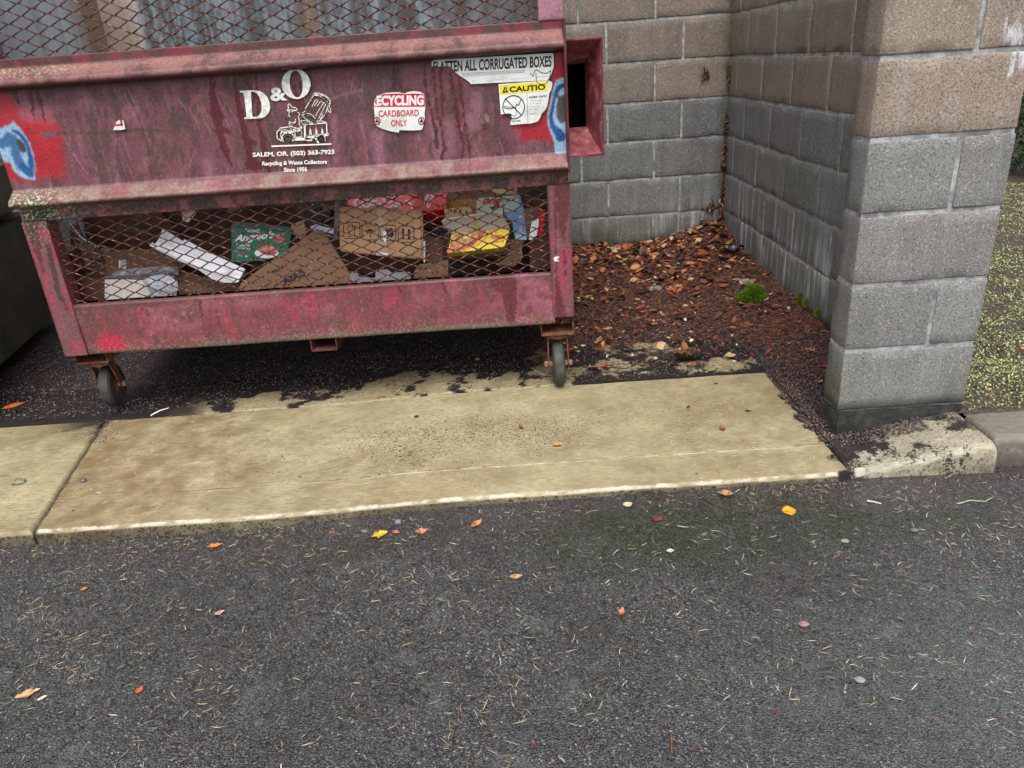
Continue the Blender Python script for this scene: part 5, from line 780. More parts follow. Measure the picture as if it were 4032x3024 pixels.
piece(zE, [(0, 105), (230, 80), (300, 180), (240, 230), (0, 260)], 2.92, m_card('shadowed_cardboard', (.10, .06, .04)), .01, 'cardboard_sheet', 'brown sheet above the black plastic bag'); blob('trash_bag', zE, [(15, 230), (120, 190), (260, 195), (250, 290), (235, 370), (70, 350)], 2.80, BLKP, 'black plastic bag between the green box and the tan carton', 'bag', amp=.02, seed=12)
piece(zE, [(45, 362), (90, 345), (240, 385), (235, 425), (190, 410), (60, 390)], 2.74, m_plain('blue_white_paper', (.42, .50, .62), .15), .015, 'paper_stack', 'thin pale blue papers under the black bag', 'paper', nz=.4); piece(zE, [(-110, 375), (-5, 330), (15, 430), (-30, 470), (-70, 450)], 2.76, CBL, .06, 'small_carton', 'small tan carton end right of the green box', 'carton', .3)
piece(zE, [(252, 130), (300, 110), (268, 470), (235, 480)], 2.76, GRC, .01, 'cardboard_strip', 'grey upright strip left of the tan shipping carton'); o = MB().tube([onY(*zE(*p), 2.83) for p in [(60, 180), (110, 170), (150, 150), (182, 128)]], .0018, 6).build('strap', WPAP); tag(o, 'short white curved strap above the black bag', 'strap')
c11 = piece(zE, [(378, 800), (372, 742), (428, 732), (445, 775), (585, 790), (590, 722), (680, 716), (720, 745), (800, 742), (872, 738), (885, 840), (420, 900)], 2.69, GRC, .015, 'grey_carton', 'pale grey notched carton along the bottom of the mesh', 'carton', nz=.3); c11.text('lettering', [('ROMA', [(482, 850), (558, 842), (558, 818), (482, 826)], .02, 0)], INK); c11.lines('mark', [[(575, 822), (636, 806)]], .0015, INK)
piece(zE, [(300, 590), (980, 640), (900, 800), (500, 760), (330, 700)], 2.84, CBD, .01, 'cardboard_sheet', 'dark wet sheet under the tan shipping carton', nz=.4); piece(zE, [(945, 680), (1190, 640), (1192, 830), (900, 840), (905, 740)], 2.70, CBM, .01, 'cardboard_sheet', 'brown flap standing just right of the grey carton', nz=.1)
piece(zE, [(1005, 440), (1150, 480), (1145, 660), (1020, 690)], 2.78, CBM, .01, 'cardboard_sheet', 'brown upright flap between the tan carton and the corrugated board', nx=.2); piece(zE, [(980, 480), (1000, 480), (998, 660), (985, 655)], 2.71, WPAP, .004, 'paper_strip', 'narrow white strip at the right edge of the tan carton', 'paper'); blob('trash_bag', zE, [(985, 300), (1060, 295), (1150, 340), (1190, 420), (1120, 480), (1000, 430)], 2.84, BLKP, 'dark plastic between the tan carton and the yellow carton', 'bag', amp=.02, seed=15)
c12 = piece(zE, [(1425, 128), (1530, 118), (1642, 125), (1645, 260), (1425, 275)], 2.84, m_plain('cream_card', (.62, .62, .50), .1, 12, .6), .07, 'milk_carton', 'cream carton with red script behind the yellow carton', 'carton', 0, .5); c12.text('lettering', [('nog', [(1465, 200), (1635, 205), (1640, 130), (1478, 125)], .03, .35)], m_plain('script_red', (.42, .02, .03), .1)); c12.face('triangle', [(1530, 198), (1592, 198), (1562, 232)], m_plain('teal_ink', (.02, .12, .22), .1), .002)
LB = m_plain('light_blue_card', (.16, .38, .62), .15, 10, .5, .1, .4, (.45, .60, .68)); c13 = piece(zE, [(1640, 108), (1785, 103), (1812, 200), (1826, 300), (1842, 472), (1750, 472), (1722, 330), (1660, 262)], 2.80, LB, .06, 'milk_carton', 'pale blue carton leaning right of the cream one', 'carton', .1, .5); c13.face('pale_top', [(1642, 110), (1765, 105), (1790, 190), (1700, 250), (1655, 240)], m_plain('pale_aqua', (.45, .60, .58), .1)); c13.lines('mark', [[(1662, 155), (1672, 148), (1682, 165), (1695, 135), (1710, 130)]], .003, m_plain('green_ink', (.02, .16, .08), .1)); c13.text('lettering', [('12', [(1795, 225), (1790, 165), (1768, 170), (1772, 228)], .03, 0), ('CAL', [(1806, 440), (1798, 350), (1776, 352), (1784, 442)], .03, 0)], m_plain('pale_ink', (.55, .68, .75), .1))
piece(zE, [(1165, 150), (1425, 125), (1440, 280), (1170, 300)], 2.88, m_plain('mustard_card', (.36, .20, .04), .2, 14, .7, .1, .3, (.2, .12, .04)), .08, 'carton', 'mustard brown carton between the red and cream cartons', 'carton', 0, .5); c14 = piece(zE, [(1155, 228), (1240, 220), (1380, 212), (1388, 262), (1250, 292), (1170, 300)], 2.78, m_plain('cream_yellow_card', (.70, .50, .22), .15, 12, .6), .03, 'small_box', 'small cream and yellow box above the cream flap', 'box'); c14.lines('mark', [[(1240, 228), (1243, 248)], [(1290, 225), (1292, 245)], [(1340, 238), (1342, 256)]], .006, INK)
piece(zE, [(1500, 30), (1762, 5), (1765, 110), (1600, 95)], 2.90, CBR, .01, 'cardboard_sheet', 'light brown flap at the top above the cream carton', nz=.7); piece(zE, [(1768, 5), (1845, 0), (1835, 140), (1800, 230), (1785, 110)], 2.86, CBM, .02, 'cardboard_sheet', 'narrow brown flap at the top right of the blue carton'); piece(zE, [(1820, 140), (2040, 150), (2045, 210), (1830, 215)], 2.90, CBM, .02, 'cardboard_sheet', 'low brown strip at the far right top')
piece(zE, [(1815, 220), (1945, 205), (1960, 300), (1900, 330), (1860, 470), (1840, 460)], 2.79, m_plain('taupe_card', (.24, .18, .15), .15, 12), .01, 'cardboard_sheet', 'taupe sheet between the blue carton and the red tube'); piece(zE, [(1945, 243), (2000, 232), (1985, 330), (1968, 432), (1922, 442), (1935, 330)], 2.72, REDC, .03, 'red_box', 'narrow bright red box at the right end', 'box')
piece(zE, [(1860, 472), (1872, 380), (1882, 335), (1910, 300), (1942, 292), (1940, 340), (1922, 440), (1898, 452), (1890, 470)], 2.70, WPAP, .006, 'white_lid', 'white rounded plastic piece beside the red box', 'lid'); piece(zE, [(1990, 290), (2045, 285), (2045, 420), (1965, 440)], 2.76, m_plain('newsprint', (.22, .24, .26), .3, 60), .01, 'newspaper', 'folded grey newspaper at the right end', 'paper')
piece(zE, [(1868, 480), (2045, 425), (2050, 760), (1872, 790)], 2.72, CBD, .08, 'carton', 'dark brown carton in the lower right corner', 'carton'); piece(zE, [(1700, 470), (1812, 472), (1800, 560), (1785, 640), (1730, 690), (1600, 668), (1700, 600)], 2.74, CBM, .008, 'cardboard_sheet', 'brown flap with pale torn edge under the blue carton', nx=.2).lines('torn_edge', [[(1808, 478), (1790, 560), (1800, 600), (1785, 645), (1728, 690), (1610, 668)]], .006, CBL)
piece(zE, [(1200, 640), (1560, 620), (1720, 690), (1860, 720), (1860, 800), (1190, 840)], 2.82, CBX, .02, 'cardboard_sheet', 'shadowy brown sheet along the bottom under the yellow carton', nz=.2); piece(zD, [(1110, 700), (1400, 780), (1640, 810), (1700, 900), (1400, 1000), (930, 1010), (1110, 900)], 2.74, CBM, .01, 'cardboard_sheet', 'brown scrap under the long white board', nz=.4)
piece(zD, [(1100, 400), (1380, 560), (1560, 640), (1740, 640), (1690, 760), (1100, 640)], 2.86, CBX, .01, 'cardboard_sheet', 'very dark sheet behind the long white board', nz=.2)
heapm = CBX
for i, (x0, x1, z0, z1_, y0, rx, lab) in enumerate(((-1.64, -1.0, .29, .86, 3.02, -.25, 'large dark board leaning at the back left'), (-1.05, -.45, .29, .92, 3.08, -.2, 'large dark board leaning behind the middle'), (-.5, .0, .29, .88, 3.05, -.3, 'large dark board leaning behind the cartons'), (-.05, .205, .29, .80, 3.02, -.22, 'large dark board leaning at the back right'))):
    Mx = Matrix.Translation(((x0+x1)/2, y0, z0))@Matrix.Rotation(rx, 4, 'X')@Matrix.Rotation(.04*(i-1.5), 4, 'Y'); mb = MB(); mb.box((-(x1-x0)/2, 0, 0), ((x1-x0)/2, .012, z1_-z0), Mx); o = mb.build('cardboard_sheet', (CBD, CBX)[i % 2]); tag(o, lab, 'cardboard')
# ================================================================== ground clutter
def zsurf(x, y):
    x = np.asarray(x, float); y = np.asarray(y, float); z = np.where(y < 1.86, zroad(x, y), np.where((x < .945) & (y < 2.625), zslab(x, y), np.where(x < .95, np.where(y < 3.9, zslab(x, y)-.006, 0), 0))); z = np.where((y >= 2.625) | ((x >= .95) & (y >= 2.09)), np.maximum(z, hill(x, y)), z)
    z = np.where((x >= .95) & (y < 2.12) & (y > 1.86), np.where(x < 1.365, zw(x, y), .062), z); return z
def ground_pt(u, v):
    z = 0.
    for _ in range(12): q = onZ(u, v, z); z = float(zsurf(q[0], q[1]))
    q = onZ(u, v, z); return np.array([q[0], q[1], z])
def needles(P, L, W_, cols, seed, name, bend=.25, tilt=.12, mat=None, lift=.0012):
    r = np.random.default_rng(seed); n = len(P); a = r.uniform(0, 2*math.pi, n); L = r.uniform(L[0], L[1], n); w_ = r.uniform(W_[0], W_[1], n); c = np.array(cols)[r.integers(0, len(cols), n)]*r.uniform(.7, 1.25, (n, 1)); bd = r.uniform(-bend, bend, n); ti = r.normal(0, tilt, n)
    t = np.array([-.5, -.17, .17, .5]); d = np.stack([np.cos(a), np.sin(a)], -1); nn = np.stack([-d[:, 1], d[:, 0]], -1); wf = np.array([.35, 1, 1, .3]); V = np.zeros((n, 4, 3, 3))
    for k in range(4):
        s = t[k]*L; off = bd*L*(.25-t[k]**2)*1.6; c0 = P[:, :2]+d*s[:, None]+nn*off[:, None]; h = P[:, 2]+lift+np.abs(ti)*L*.5+s*ti
        for m_, (o_, up) in enumerate(((-1, 0), (0, .7), (1, 0))): V[:, k, m_, :2] = c0+nn*(o_*w_*wf[k]*.5)[:, None]; V[:, k, m_, 2] = h+up*w_*wf[k]*.6
    V = V.reshape(n*12, 3); f = []
    for k in range(3):
        for m_ in range(2): f.append([k*3+m_, k*3+m_+1, (k+1)*3+m_+1, (k+1)*3+m_])
    F = (np.array(f)[None]+(np.arange(n)*12)[:, None, None]).reshape(-1, 4); return build(name, V, F, mat or VC, cols={'tone': np.repeat(c, 12, 0)})
def flakes(P, S, cols, seed, name, curl=.35, asp=(.45, .8), tilt=.3, mat=None, lift=.001, ny=5):
    """small curled leaf bits: 3 x ny grid each"""
    r = np.random.default_rng(seed); n = len(P); a = r.uniform(0, 2*math.pi, n); L = r.uniform(S[0], S[1], n); W_ = L*r.uniform(asp[0], asp[1], n); c = np.array(cols)[r.integers(0, len(cols), n)]*r.uniform(.6, 1.3, (n, 1)); tx = r.normal(0, tilt, n); ty = r.normal(0, tilt, n); cu = r.uniform(-curl*.4, curl, n)
    u = np.linspace(-.5, .5, ny); wd = np.clip(1-np.abs(2*u)**1.6, .04, 1)**.8; V = np.zeros((n, ny, 3, 3)); 
    for k in range(ny):
        jag = 1+.9*(r.random((n, 2))-.5)
        for m_, o_ in enumerate((-1, 0, 1)):
            x = u[k]*L; y = o_*W_*.5*wd[k]*(jag[:, 0 if o_ < 0 else 1]); z = cu*(L*(u[k]**2)*1.2+np.abs(y)*.9)+x*tx+y*ty; V[:, k, m_, 0] = P[:, 0]+x*np.cos(a)-y*np.sin(a); V[:, k, m_, 1] = P[:, 1]+x*np.sin(a)+y*np.cos(a); V[:, k, m_, 2] = P[:, 2]+lift+z+np.abs(tx)*L*.4+np.abs(ty)*W_*.4
    f = [[k*3+m_, k*3+m_+1, (k+1)*3+m_+1, (k+1)*3+m_] for k in range(ny-1) for m_ in range(2)]; F = (np.array(f)[None]+(np.arange(n)*ny*3)[:, None, None]).reshape(-1, 4); return build(name, V.reshape(-1, 3), F, mat or VC, cols={'tone': np.repeat(c, ny*3, 0)})
def crumbs(P, S, cols, seed, name, mat=None):
    r = np.random.default_rng(seed); n = len(P); B = np.array([(1, 0, 0), (0, 1, 0), (-1, 0, 0), (0, -1, 0), (0, 0, .8), (0, 0, -.6)], float); f = np.array([[0, 1, 4], [1, 2, 4], [2, 3, 4], [3, 0, 4], [1, 0, 5], [2, 1, 5], [3, 2, 5], [0, 3, 5]]); s = r.uniform(S[0], S[1], n); a = r.uniform(0, 6.3, n)
    V = B[None]*s[:, None, None]*r.uniform(.6, 1.3, (n, 6, 1)); x = V[..., 0]*np.cos(a)[:, None]-V[..., 1]*np.sin(a)[:, None]; y = V[..., 0]*np.sin(a)[:, None]+V[..., 1]*np.cos(a)[:, None]; V = np.stack([x, y, V[..., 2]], -1)+P[:, None]; c = np.array(cols)[r.integers(0, len(cols), n)]*r.uniform(.7, 1.3, (n, 1))
    return build(name, V.reshape(-1, 3), (f[None]+(np.arange(n)*6)[:, None, None]).reshape(-1, 3), mat or VC, cols={'tone': np.repeat(c, 6, 0)})
def spread(n, x0, x1, y0, y1, seed, dens=None):
    r = np.random.default_rng(seed); x = r.uniform(x0, x1, n); y = r.uniform(y0, y1, n)
    if dens is not None: k = r.random(n) < dens(x, y); x = x[k]; y = y[k]
    return np.stack([x, y, zsurf(x, y)], -1)
YEL_N = [(.48, .36, .18), (.50, .32, .14), (.60, .52, .32), (.36, .20, .10), (.34, .38, .18), (.62, .58, .44), (.44, .28, .14), (.26, .10, .05), (.55, .48, .28)]
RED_N = [(.21, .058, .032), (.29, .085, .042), (.13, .038, .024), (.38, .17, .09), (.22, .060, .035), (.075, .033, .026), (.05, .028, .024)]
DRK = [(.045, .032, .033), (.075, .056, .058), (.025, .018, .018), (.13, .10, .10), (.26, .22, .21), (.055, .04, .045)]
T_ = lambda o, l, c: tag(o, l, c, kind='stuff')
T_(needles(spread(7200, -2.4, 2.4, .5, 1.84, 11, lambda x, y: (.22+.75*ss(.42, .62, fbm(x, y, 9, 4, .6, 51)))*(.75+.4*(y > 1.5))), (.009, .027), (.0009, .0018), YEL_N, 1, 'needle_litter', lift=.003), 'scattered tan and green conifer needles on the wet asphalt', 'needles')
T_(needles(spread(800, -2.6, .93, 1.88, 2.6, 12), (.010, .026), (.0011, .0018), [(.62, .55, .34), (.55, .40, .20), (.68, .62, .44), (.40, .22, .09), (.5, .45, .2)], 2, 'needle_litter'), 'scattered pale conifer needles on the tan concrete apron', 'needles')
gut = lambda x, y: np.clip(ss(1.74, 1.84, y)*(.45+.55*ss(.2, 1., np.abs(x-.2))), 0, 1)
T_(needles(spread(1500, -2.4, 2.4, 1.68, 1.85, 13, gut), (.008, .022), (.0009, .0016), YEL_N+RED_N, 3, 'needle_litter', lift=.004), 'dense strip of brown needles in the gutter along the kerb', 'needles')
T_(crumbs(spread(3200, -2.4, 2.4, 1.55, 1.855, 14, lambda x, y: .25+.75*gut(x, y)), (.0012, .0032), DRK+[(.30, .27, .25), (.45, .42, .38)], 4, 'gutter_grit'), 'dark grit and tiny pale stones in the gutter', 'grit')
T_(crumbs(spread(520, -2.4, 2.4, .5, 1.6, 15), (.0012, .0030), [(.40, .38, .36), (.25, .24, .25), (.5, .46, .42), (.16, .14, .13)], 5, 'loose_grit'), 'tiny loose stones over the asphalt', 'grit')
T_(flakes(spread(150, -2.2, 2.4, .6, 1.84, 16), (.006, .012), [(.20, .022, .014), (.28, .035, .022), (.14, .02, .014), (.30, .10, .05)], 6, 'bud_scales', asp=(.3, .45), lift=.004, mat=VCW), 'small red bud scales sprinkled on the asphalt', 'bud scales')
T_(flakes(spread(46, -1.6, .93, 1.9, 2.6, 17), (.006, .011), [(.10, .018, .012), (.14, .03, .02), (.03, .022, .018)], 7, 'bud_scales', asp=(.3, .5), mat=VCW), 'small dark red bud scales on the concrete apron', 'bud scales')
# enclosure floor: dark crumbs in front, rusty needle mulch and leaves further back
def dk(x, y): n = fbm(x, y, 7, 5, .62, 4); n2 = fbm(x, y, 38, 3, .6, 8); return np.where(x > .22, ss(.40, .46, n+.16*(n2-.5)+.30*(y-2.70)+.9*(x-.86)*(x > .86)), ss(.43, .49, n+.16*(n2-.5)+1.0*(y-2.86)+.06))*.9*(1-.9*patch(x, y))+.1*(y > 2.7)+(x < -1.4)*.8
T_(crumbs(spread(24000, -2.3, 1.24, 2.63, 3.4, 18, dk)+np.array([0, 0, .001]), (.0014, .0042), DRK, 8, 'dark_debris', VCW), 'wet dark crumbled debris on the enclosure floor', 'debris')
side = lambda x, y: ss(-.008, .012, x-.934-.05*ss(2.3, 2.6, y)+(fbm(x, y, 22, 4, .65, 6)-.5)*.10)
T_(needles(spread(3600, .93, 1.24, 2.08, 2.95, 71, lambda x, y: np.clip(ss(.93, 1.02, x+(fbm(x, y, 12, 4, .6, 8)-.5)*.1), 0, 1)*(.35+.65*ss(2.3, 2.8, y)))+np.array([0, 0, .006]), (.008, .022), (.0012, .0024), RED_N, 72, 'needle_mulch', bend=.5, tilt=.25, lift=.003), 'rusty needle mulch between the pillar and the apron', 'needle mulch')
T_(crumbs(np.vstack([spread(13000, .90, 1.24, 2.0, 2.80, 19, side)+np.array([0, 0, .005]), spread(700, -1.75, -1.45, 2.42, 2.62, 20, lambda x, y: ss(.1, .02, np.abs(x-JX(y))))]), (.0014, .0036), DRK, 9, 'dark_debris', VCW), 'dark debris strip between the apron and the pillar', 'debris')
mul = lambda x, y: np.clip(ss(2.85, 3.25, y+.25*ss(.75, 1.1, x)+(fbm(x, y, 4, 3)-.5)*.3), 0, 1)*.97+.03
T_(needles(spread(38000, .05, 1.245, 2.66, 4.33, 21, mul), (.008, .022), (.0012, .0026), RED_N, 10, 'needle_mulch', bend=.5, tilt=.28, lift=.002), 'deep rusty brown needle mulch filling the corner', 'needle mulch')
T_(needles(np.vstack([spread(2600, -2.3, 1.24, 2.63, 3.6, 22, lambda x, y: .35+.4*(x < -1.3)), spread(260, .93, .985, 2.05, 2.6, 23)]), (.008, .022), (.0009, .0018), RED_N+YEL_N[:5], 11, 'needle_litter', bend=.5, tilt=.15, lift=.003), 'thin tan and brown needles over the dark debris', 'needles')
LEAFC = [(.33, .12, .045), (.24, .07, .03), (.45, .22, .09), (.14, .06, .04), (.50, .33, .17), (.30, .08, .03), (.10, .055, .045), (.38, .10, .03), (.09, .04, .03)]
T_(flakes(spread(3600, .05, 1.24, 2.7, 4.33, 24, lambda x, y: np.clip(.10+ss(3.3, 4.15, y)*.95, 0, 1)), (.012, .055), LEAFC+[(.16, .05, .03), (.07, .035, .03), (.20, .06, .03), (.05, .03, .028), (.12, .04, .025)], 12, 'leaf_litter', curl=.5, tilt=.25, lift=.004, mat=VCW), 'drift of brown and orange leaves against the back wall', 'leaf litter')
T_(flakes(spread(330, .2, 1.24, 2.7, 4.3, 25), (.008, .026), [(.55, .45, .28), (.62, .50, .36), (.50, .48, .36), (.55, .30, .12), (.35, .03, .03)], 13, 'leaf_litter', curl=.6, tilt=.3, lift=.006), 'pale yellow and cream leaf bits on the needle mulch', 'leaf litter')
r = np.random.default_rng(5)
P = []
for (z0, z1_, k) in ((.70, .775, 60), (.50, .64, 130), (.17, .42, 260), (.93, 1.06, 34)): P.append(np.stack([XC-.006-np.abs(r.normal(0, .008, k)), YB-.012-np.abs(r.normal(0, .008, k)), r.uniform(z0, z1_, k)], -1))
P.append(np.stack([r.uniform(1.12, 1.2, 40), YB-.008+0*r.random(40), r.uniform(.27, .30, 40)+0*r.random(40)], -1)); P.append(np.stack([r.normal(1.115, .012, 36), YB-.008+0*r.random(36), r.normal(1.0, .012, 36)], -1))
T_(flakes(np.vstack(P), (.006, .020), [(.22, .10, .045), (.10, .05, .03), (.32, .19, .10), (.06, .035, .025)], 14, 'corner_debris', curl=.8, tilt=1.2), 'dead needles and bits lodged up the wall corner', 'debris')
T_(crumbs(np.stack([r.uniform(XP-.02, 1.385, 900), YP-.012-np.abs(r.normal(0, .006, 900)), 0*r.random(900)], -1)+np.array([0, 0, 1])*zw(r.uniform(0, 1, 900), 0)[:, None]*0+np.stack([0*r.random(900), 0*r.random(900), np.zeros(900)], -1), (.001, .003), DRK, 15, 'dark_debris', VCW), 'line of dark crumbs along the pillar foot', 'debris')
# fix heights of that line to the kerb top
o = bpy.data.objects[-1] if False else [q for q in COL.objects if q.get('label') == 'line of dark crumbs along the pillar foot'][0]
n = len(o.data.vertices); co = np.empty(n*3); o.data.vertices.foreach_get('co', co); co = co.reshape(-1, 3); co[:, 2] += zw(co[:, 0], co[:, 1])+.001; o.data.vertices.foreach_set('co', co.ravel()); o.data.update()
# --------------------------------------------------------- single leaves
def leaf(u, v, size, col, label, ang=0., asp=.6, curl=.25, lobes=0, tilt=.06, name='leaf', cat='leaf', col2=None, mat=None, wrinkle=.0):
    p = ground_pt(u, v); r = np.random.default_rng(int(u*7+v)); nu, nv = 25, 9; U_, V_ = np.meshgrid(np.linspace(-.5, .5, nu), np.linspace(-1, 1, nv)); w_ = np.clip(1-np.abs(2*U_)**1.7, 0, 1)**.85*(1-.45*U_)
    if lobes: w_ = w_*(.62+.38*np.abs(np.cos((U_+.5)*math.pi*lobes)))
    w_ = w_*(1+.14*np.sin(U_*80+V_)*np.abs(V_)+.5*(fbm(U_*3, V_*.4, 3, 3, .6, int(v) % 30)-.5)); x = U_*size; y = V_*w_*size*asp*.5; z = .45*curl*size*(np.abs(V_)**1.6*.35*w_+U_**2*.9)+(fbm(x, y, 2.2/size*2, 3, .5, int(u) % 50)-.5)*size*(.05+wrinkle*.5); z = z-z.min()+.0025; ca, sa = math.cos(ang), math.sin(ang); z = z+np.abs(x*tilt)
    P = np.stack([p[0]+x*ca-y*sa, p[1]+x*sa+y*ca, p[2]+z], -1); k = fbm(x, y, 5/size, 4, .6, int(v) % 40); c = np.array(col)*(0.65+.7*k[..., None]); c2 = np.array(col2 if col2 is not None else [q*.35 for q in col]); m = ss(.56, .64, fbm(x, y, 3.2/size, 4, .6, int(u+v) % 60))[..., None]*.8; c = c*(1-m)+c2*m; vein = np.exp(-(V_/.10)**2)[..., None]*.5; c = c*(1-vein)+np.minimum(np.array(col)*1.5, .8)*vein
    mid = nv//2; F = gridF(nv, nu); VV = P.reshape(-1, 3); B = VV-np.array([0, 0, .0005]); n_ = len(VV); F = np.vstack([F, F[:, ::-1]+n_]); VV = np.vstack([VV, B])-np.array([p[0], p[1], p[2]])
    o = build(name, VV, F, mat or VCW, cols={'tone': np.vstack([c.reshape(-1, 3)]*2)}, smooth=True); o.location = p; return tag(o, label, cat)
leaf(1495, 2112, .050, (.62, .42, .03), 'bright yellow lobed leaf on the asphalt below the kerb', .5, .7, .7, 3, col2=(.20, .10, .03), wrinkle=.3); leaf(1560, 2100, .024, (.42, .16, .09), 'small brown curl touching the bright yellow leaf', -.4, .7, .7)
leaf(1659, 2096, .034, (.50, .22, .16), 'pinkish tan leaf right of the yellow leaf', .2, .8, .3); leaf(1877, 2067, .044, (.62, .25, .08), 'orange leaf with a pale tip near the kerb', .9, .5, .4); leaf(846, 2153, .046, (.58, .20, .05), 'orange leaf in the gutter left of the yellow leaf', .3, .5, .4, 3)
leaf(2032, 2274, .034, (.56, .33, .16), 'pale tan leaf lying alone in the middle of the asphalt', .1, .55, .3); leaf(3106, 2015, .048, (.72, .34, .03), 'oval orange leaf with dark spots beside the long curved twig', 1.5, .75, .25, col2=(.20, .08, .03)); leaf(2860, 1953, .048, (.42, .24, .10), 'glossy curled tan leaf at the foot of the kerb', -.2, .65, .9, wrinkle=.4)
leaf(2472, 1990, .030, (.60, .48, .32), 'cream leaf under the kerb edge left of the tan leaf', .4, .8, .3); leaf(2640, 2173, .022, (.62, .55, .40), 'small cream shell-like leaf on the mossy asphalt', 0, .7, .5); leaf(2448, 2412, .028, (.55, .20, .09), 'small salmon leaf in the middle right of the asphalt', 1.2, .6, .6, 2); leaf(2590, 2045, .034, (.20, .05, .03), 'wet dark red leaf above the mossy patch', .6, .8, .3)
leaf(112, 2736, .050, (.62, .36, .18), 'large pale orange leaf at the lower left of the asphalt', .45, .5, .4, 2); leaf(168, 2752, .022, (.55, .58, .42), 'small pale green leaf touching the large orange one', .7, .45, .2); leaf(866, 2416, .026, (.58, .34, .28), 'small pink leaf left of the wet dent', .6, .55, .4); leaf(550, 2722, .022, (.55, .13, .05), 'small red star-shaped bit near the lower left', 1.4, .8, .5, 3); leaf(334, 2322, .018, (.62, .20, .04), 'tiny orange bit under the left part of the kerb', .8, .7, .4)
leaf(2051, 1686, .030, (.28, .07, .035), 'narrow red-brown leaf standing on the apron centre', 1.8, .45, .8, tilt=.3); leaf(2843, 1691, .034, (.30, .09, .03), 'narrow red-brown leaf on the right of the apron', 1.7, .5, .6, tilt=.2); leaf(2195, 1757, .034, (.52, .22, .07), 'curled orange leaf just above the score line', .2, .6, .9, wrinkle=.4); leaf(55, 1603, .085, (.50, .11, .015), 'bright orange leaf at the left edge by the debris', .75, .55, .35)
leaf(2400, 1500, .018, (.14, .03, .02), 'tiny dark red leaf near the slab joint right of the caster', .3, .5, .5); leaf(2820, 1512, .018, (.12, .025, .018), 'tiny dark red scale near the top right of the apron', .1, .5, .5); leaf(2710, 1604, .018, (.16, .04, .03), 'tiny red cone scale in the middle right of the apron', .5, .5, .5); leaf(2945, 1620, .024, (.10, .035, .025), 'dark brown cone scale right of the apron', -.3, .4, .5); leaf(2190, 1503, .024, (.30, .07, .04), 'crumpled red leaf bit against the right caster', .4, .8, .8)
leaf(3240, 1450, .040, (.32, .06, .03), 'wet reddish leaf leaning by the pillar', .8, .6, .8, tilt=.3); leaf(3225, 1505, .034, (.66, .40, .20), 'pale orange leaf at the left side of the pillar', .5, .6, .5); leaf(3190, 1380, .044, (.60, .36, .18), 'star-shaped tan leaf in the mulch near the pillar', .3, .9, .5, 3, wrinkle=.3); leaf(3110, 1355, .040, (.58, .42, .24), 'cream yellow leaf near the pillar', 0, .6, .5, 3)
leaf(2475, 1218, .046, (.58, .24, .13), 'salmon leaf on the dark debris in the enclosure', .2, .65, .5); leaf(2535, 1230, .040, (.52, .16, .08), 'red-orange leaf right of the salmon one', .9, .7, .6); leaf(2578, 1277, .040, (.62, .42, .12), 'yellow leaf on the bare debris', .1, .5, .3); leaf(2510, 1182, .044, (.66, .46, .16), 'golden leaf behind the salmon one', 1.2, .6, .4); leaf(2310, 1172, .075, (.62, .26, .05), 'long bright orange leaf right of the dumpster post', .1, .4, .4)
leaf(2275, 1188, .045, (.72, .66, .50), 'pale cream leaf touching the dumpster post', .8, .6, .4); leaf(2725, 1043, .085, (.55, .24, .14), 'large salmon leaf in the middle of the mulch', .5, .6, .5); leaf(2560, 1006, .11, (.50, .14, .06), 'long flat orange-red leaf near the back wall', .15, .4, .3); leaf(2780, 1006, .09, (.46, .11, .04), 'deep orange leaf near the wall corner', .2, .5, .6)
leaf(2710, 1415, .135, (.13, .055, .030), 'big wet crumpled brown leaf on the concrete patch', .25, .75, .9, 3, wrinkle=1.0, col2=(.035, .018, .014)); leaf(2674, 1380, .03, (.48, .34, .14), 'small yellowish leaf tip on the big crumpled leaf', 1.0, .6, .8)
for i, (u, v, s_, a) in enumerate(((2880, 1000, .12, .2), (2915, 975, .11, .9), (2870, 970, .10, -.4))): leaf(u, v, s_, (.045, .032, .030), ('black rotten leaf in front of the corner pile', 'black rotten leaf nearest the side wall', 'black rotten leaf behind the other two')[i], a, .5, .9, wrinkle=.5, tilt=.3)
# twigs, sticks, cones, stones, coin
def stick(pts, r_, mat, label, name='twig', k=6, lift=.003):
    P = [ground_pt(*q)+np.array([0, 0, lift+r_]) for q in pts]; P2 = []
    for a, b in zip(P[:-1], P[1:]):
        for t in np.linspace(0, 1, 5)[:-1]: P2.append(a+(b-a)*t+np.array([random.uniform(-1, 1), random.uniform(-1, 1), 0])*r_*.5)
    P2.append(P[-1]); rs = [r_*(1-.55*i/len(P2)) for i in range(len(P2))]; o = MB().tube(P2, rs, k).build(name, mat, smooth=True); return tag(o, label, 'twig')
TW = m_plain('twig_bark', (.075, .032, .024), .4, 80, .5); TWP = m_plain('pale_stick', (.55, .50, .40), .2, 80, .7)
stick([(2749, 1952), (2785, 1978), (2819, 1997), (2900, 2018), (2978, 2025), (3040, 2008), (3089, 1983), (3144, 1907)], .0016, TW, 'long thin curved dark twig below the ramped kerb'); stick([(2600, 2312), (2630, 2322), (2659, 2343), (2711, 2388)], .0014, TW, 'short curved dark twig right of centre on the asphalt'); stick([(2642, 2900), (2646, 2975)], .003, m_plain('reddish_twig', (.14, .06, .04), .3, 60), 'stubby reddish twig near the bottom edge')
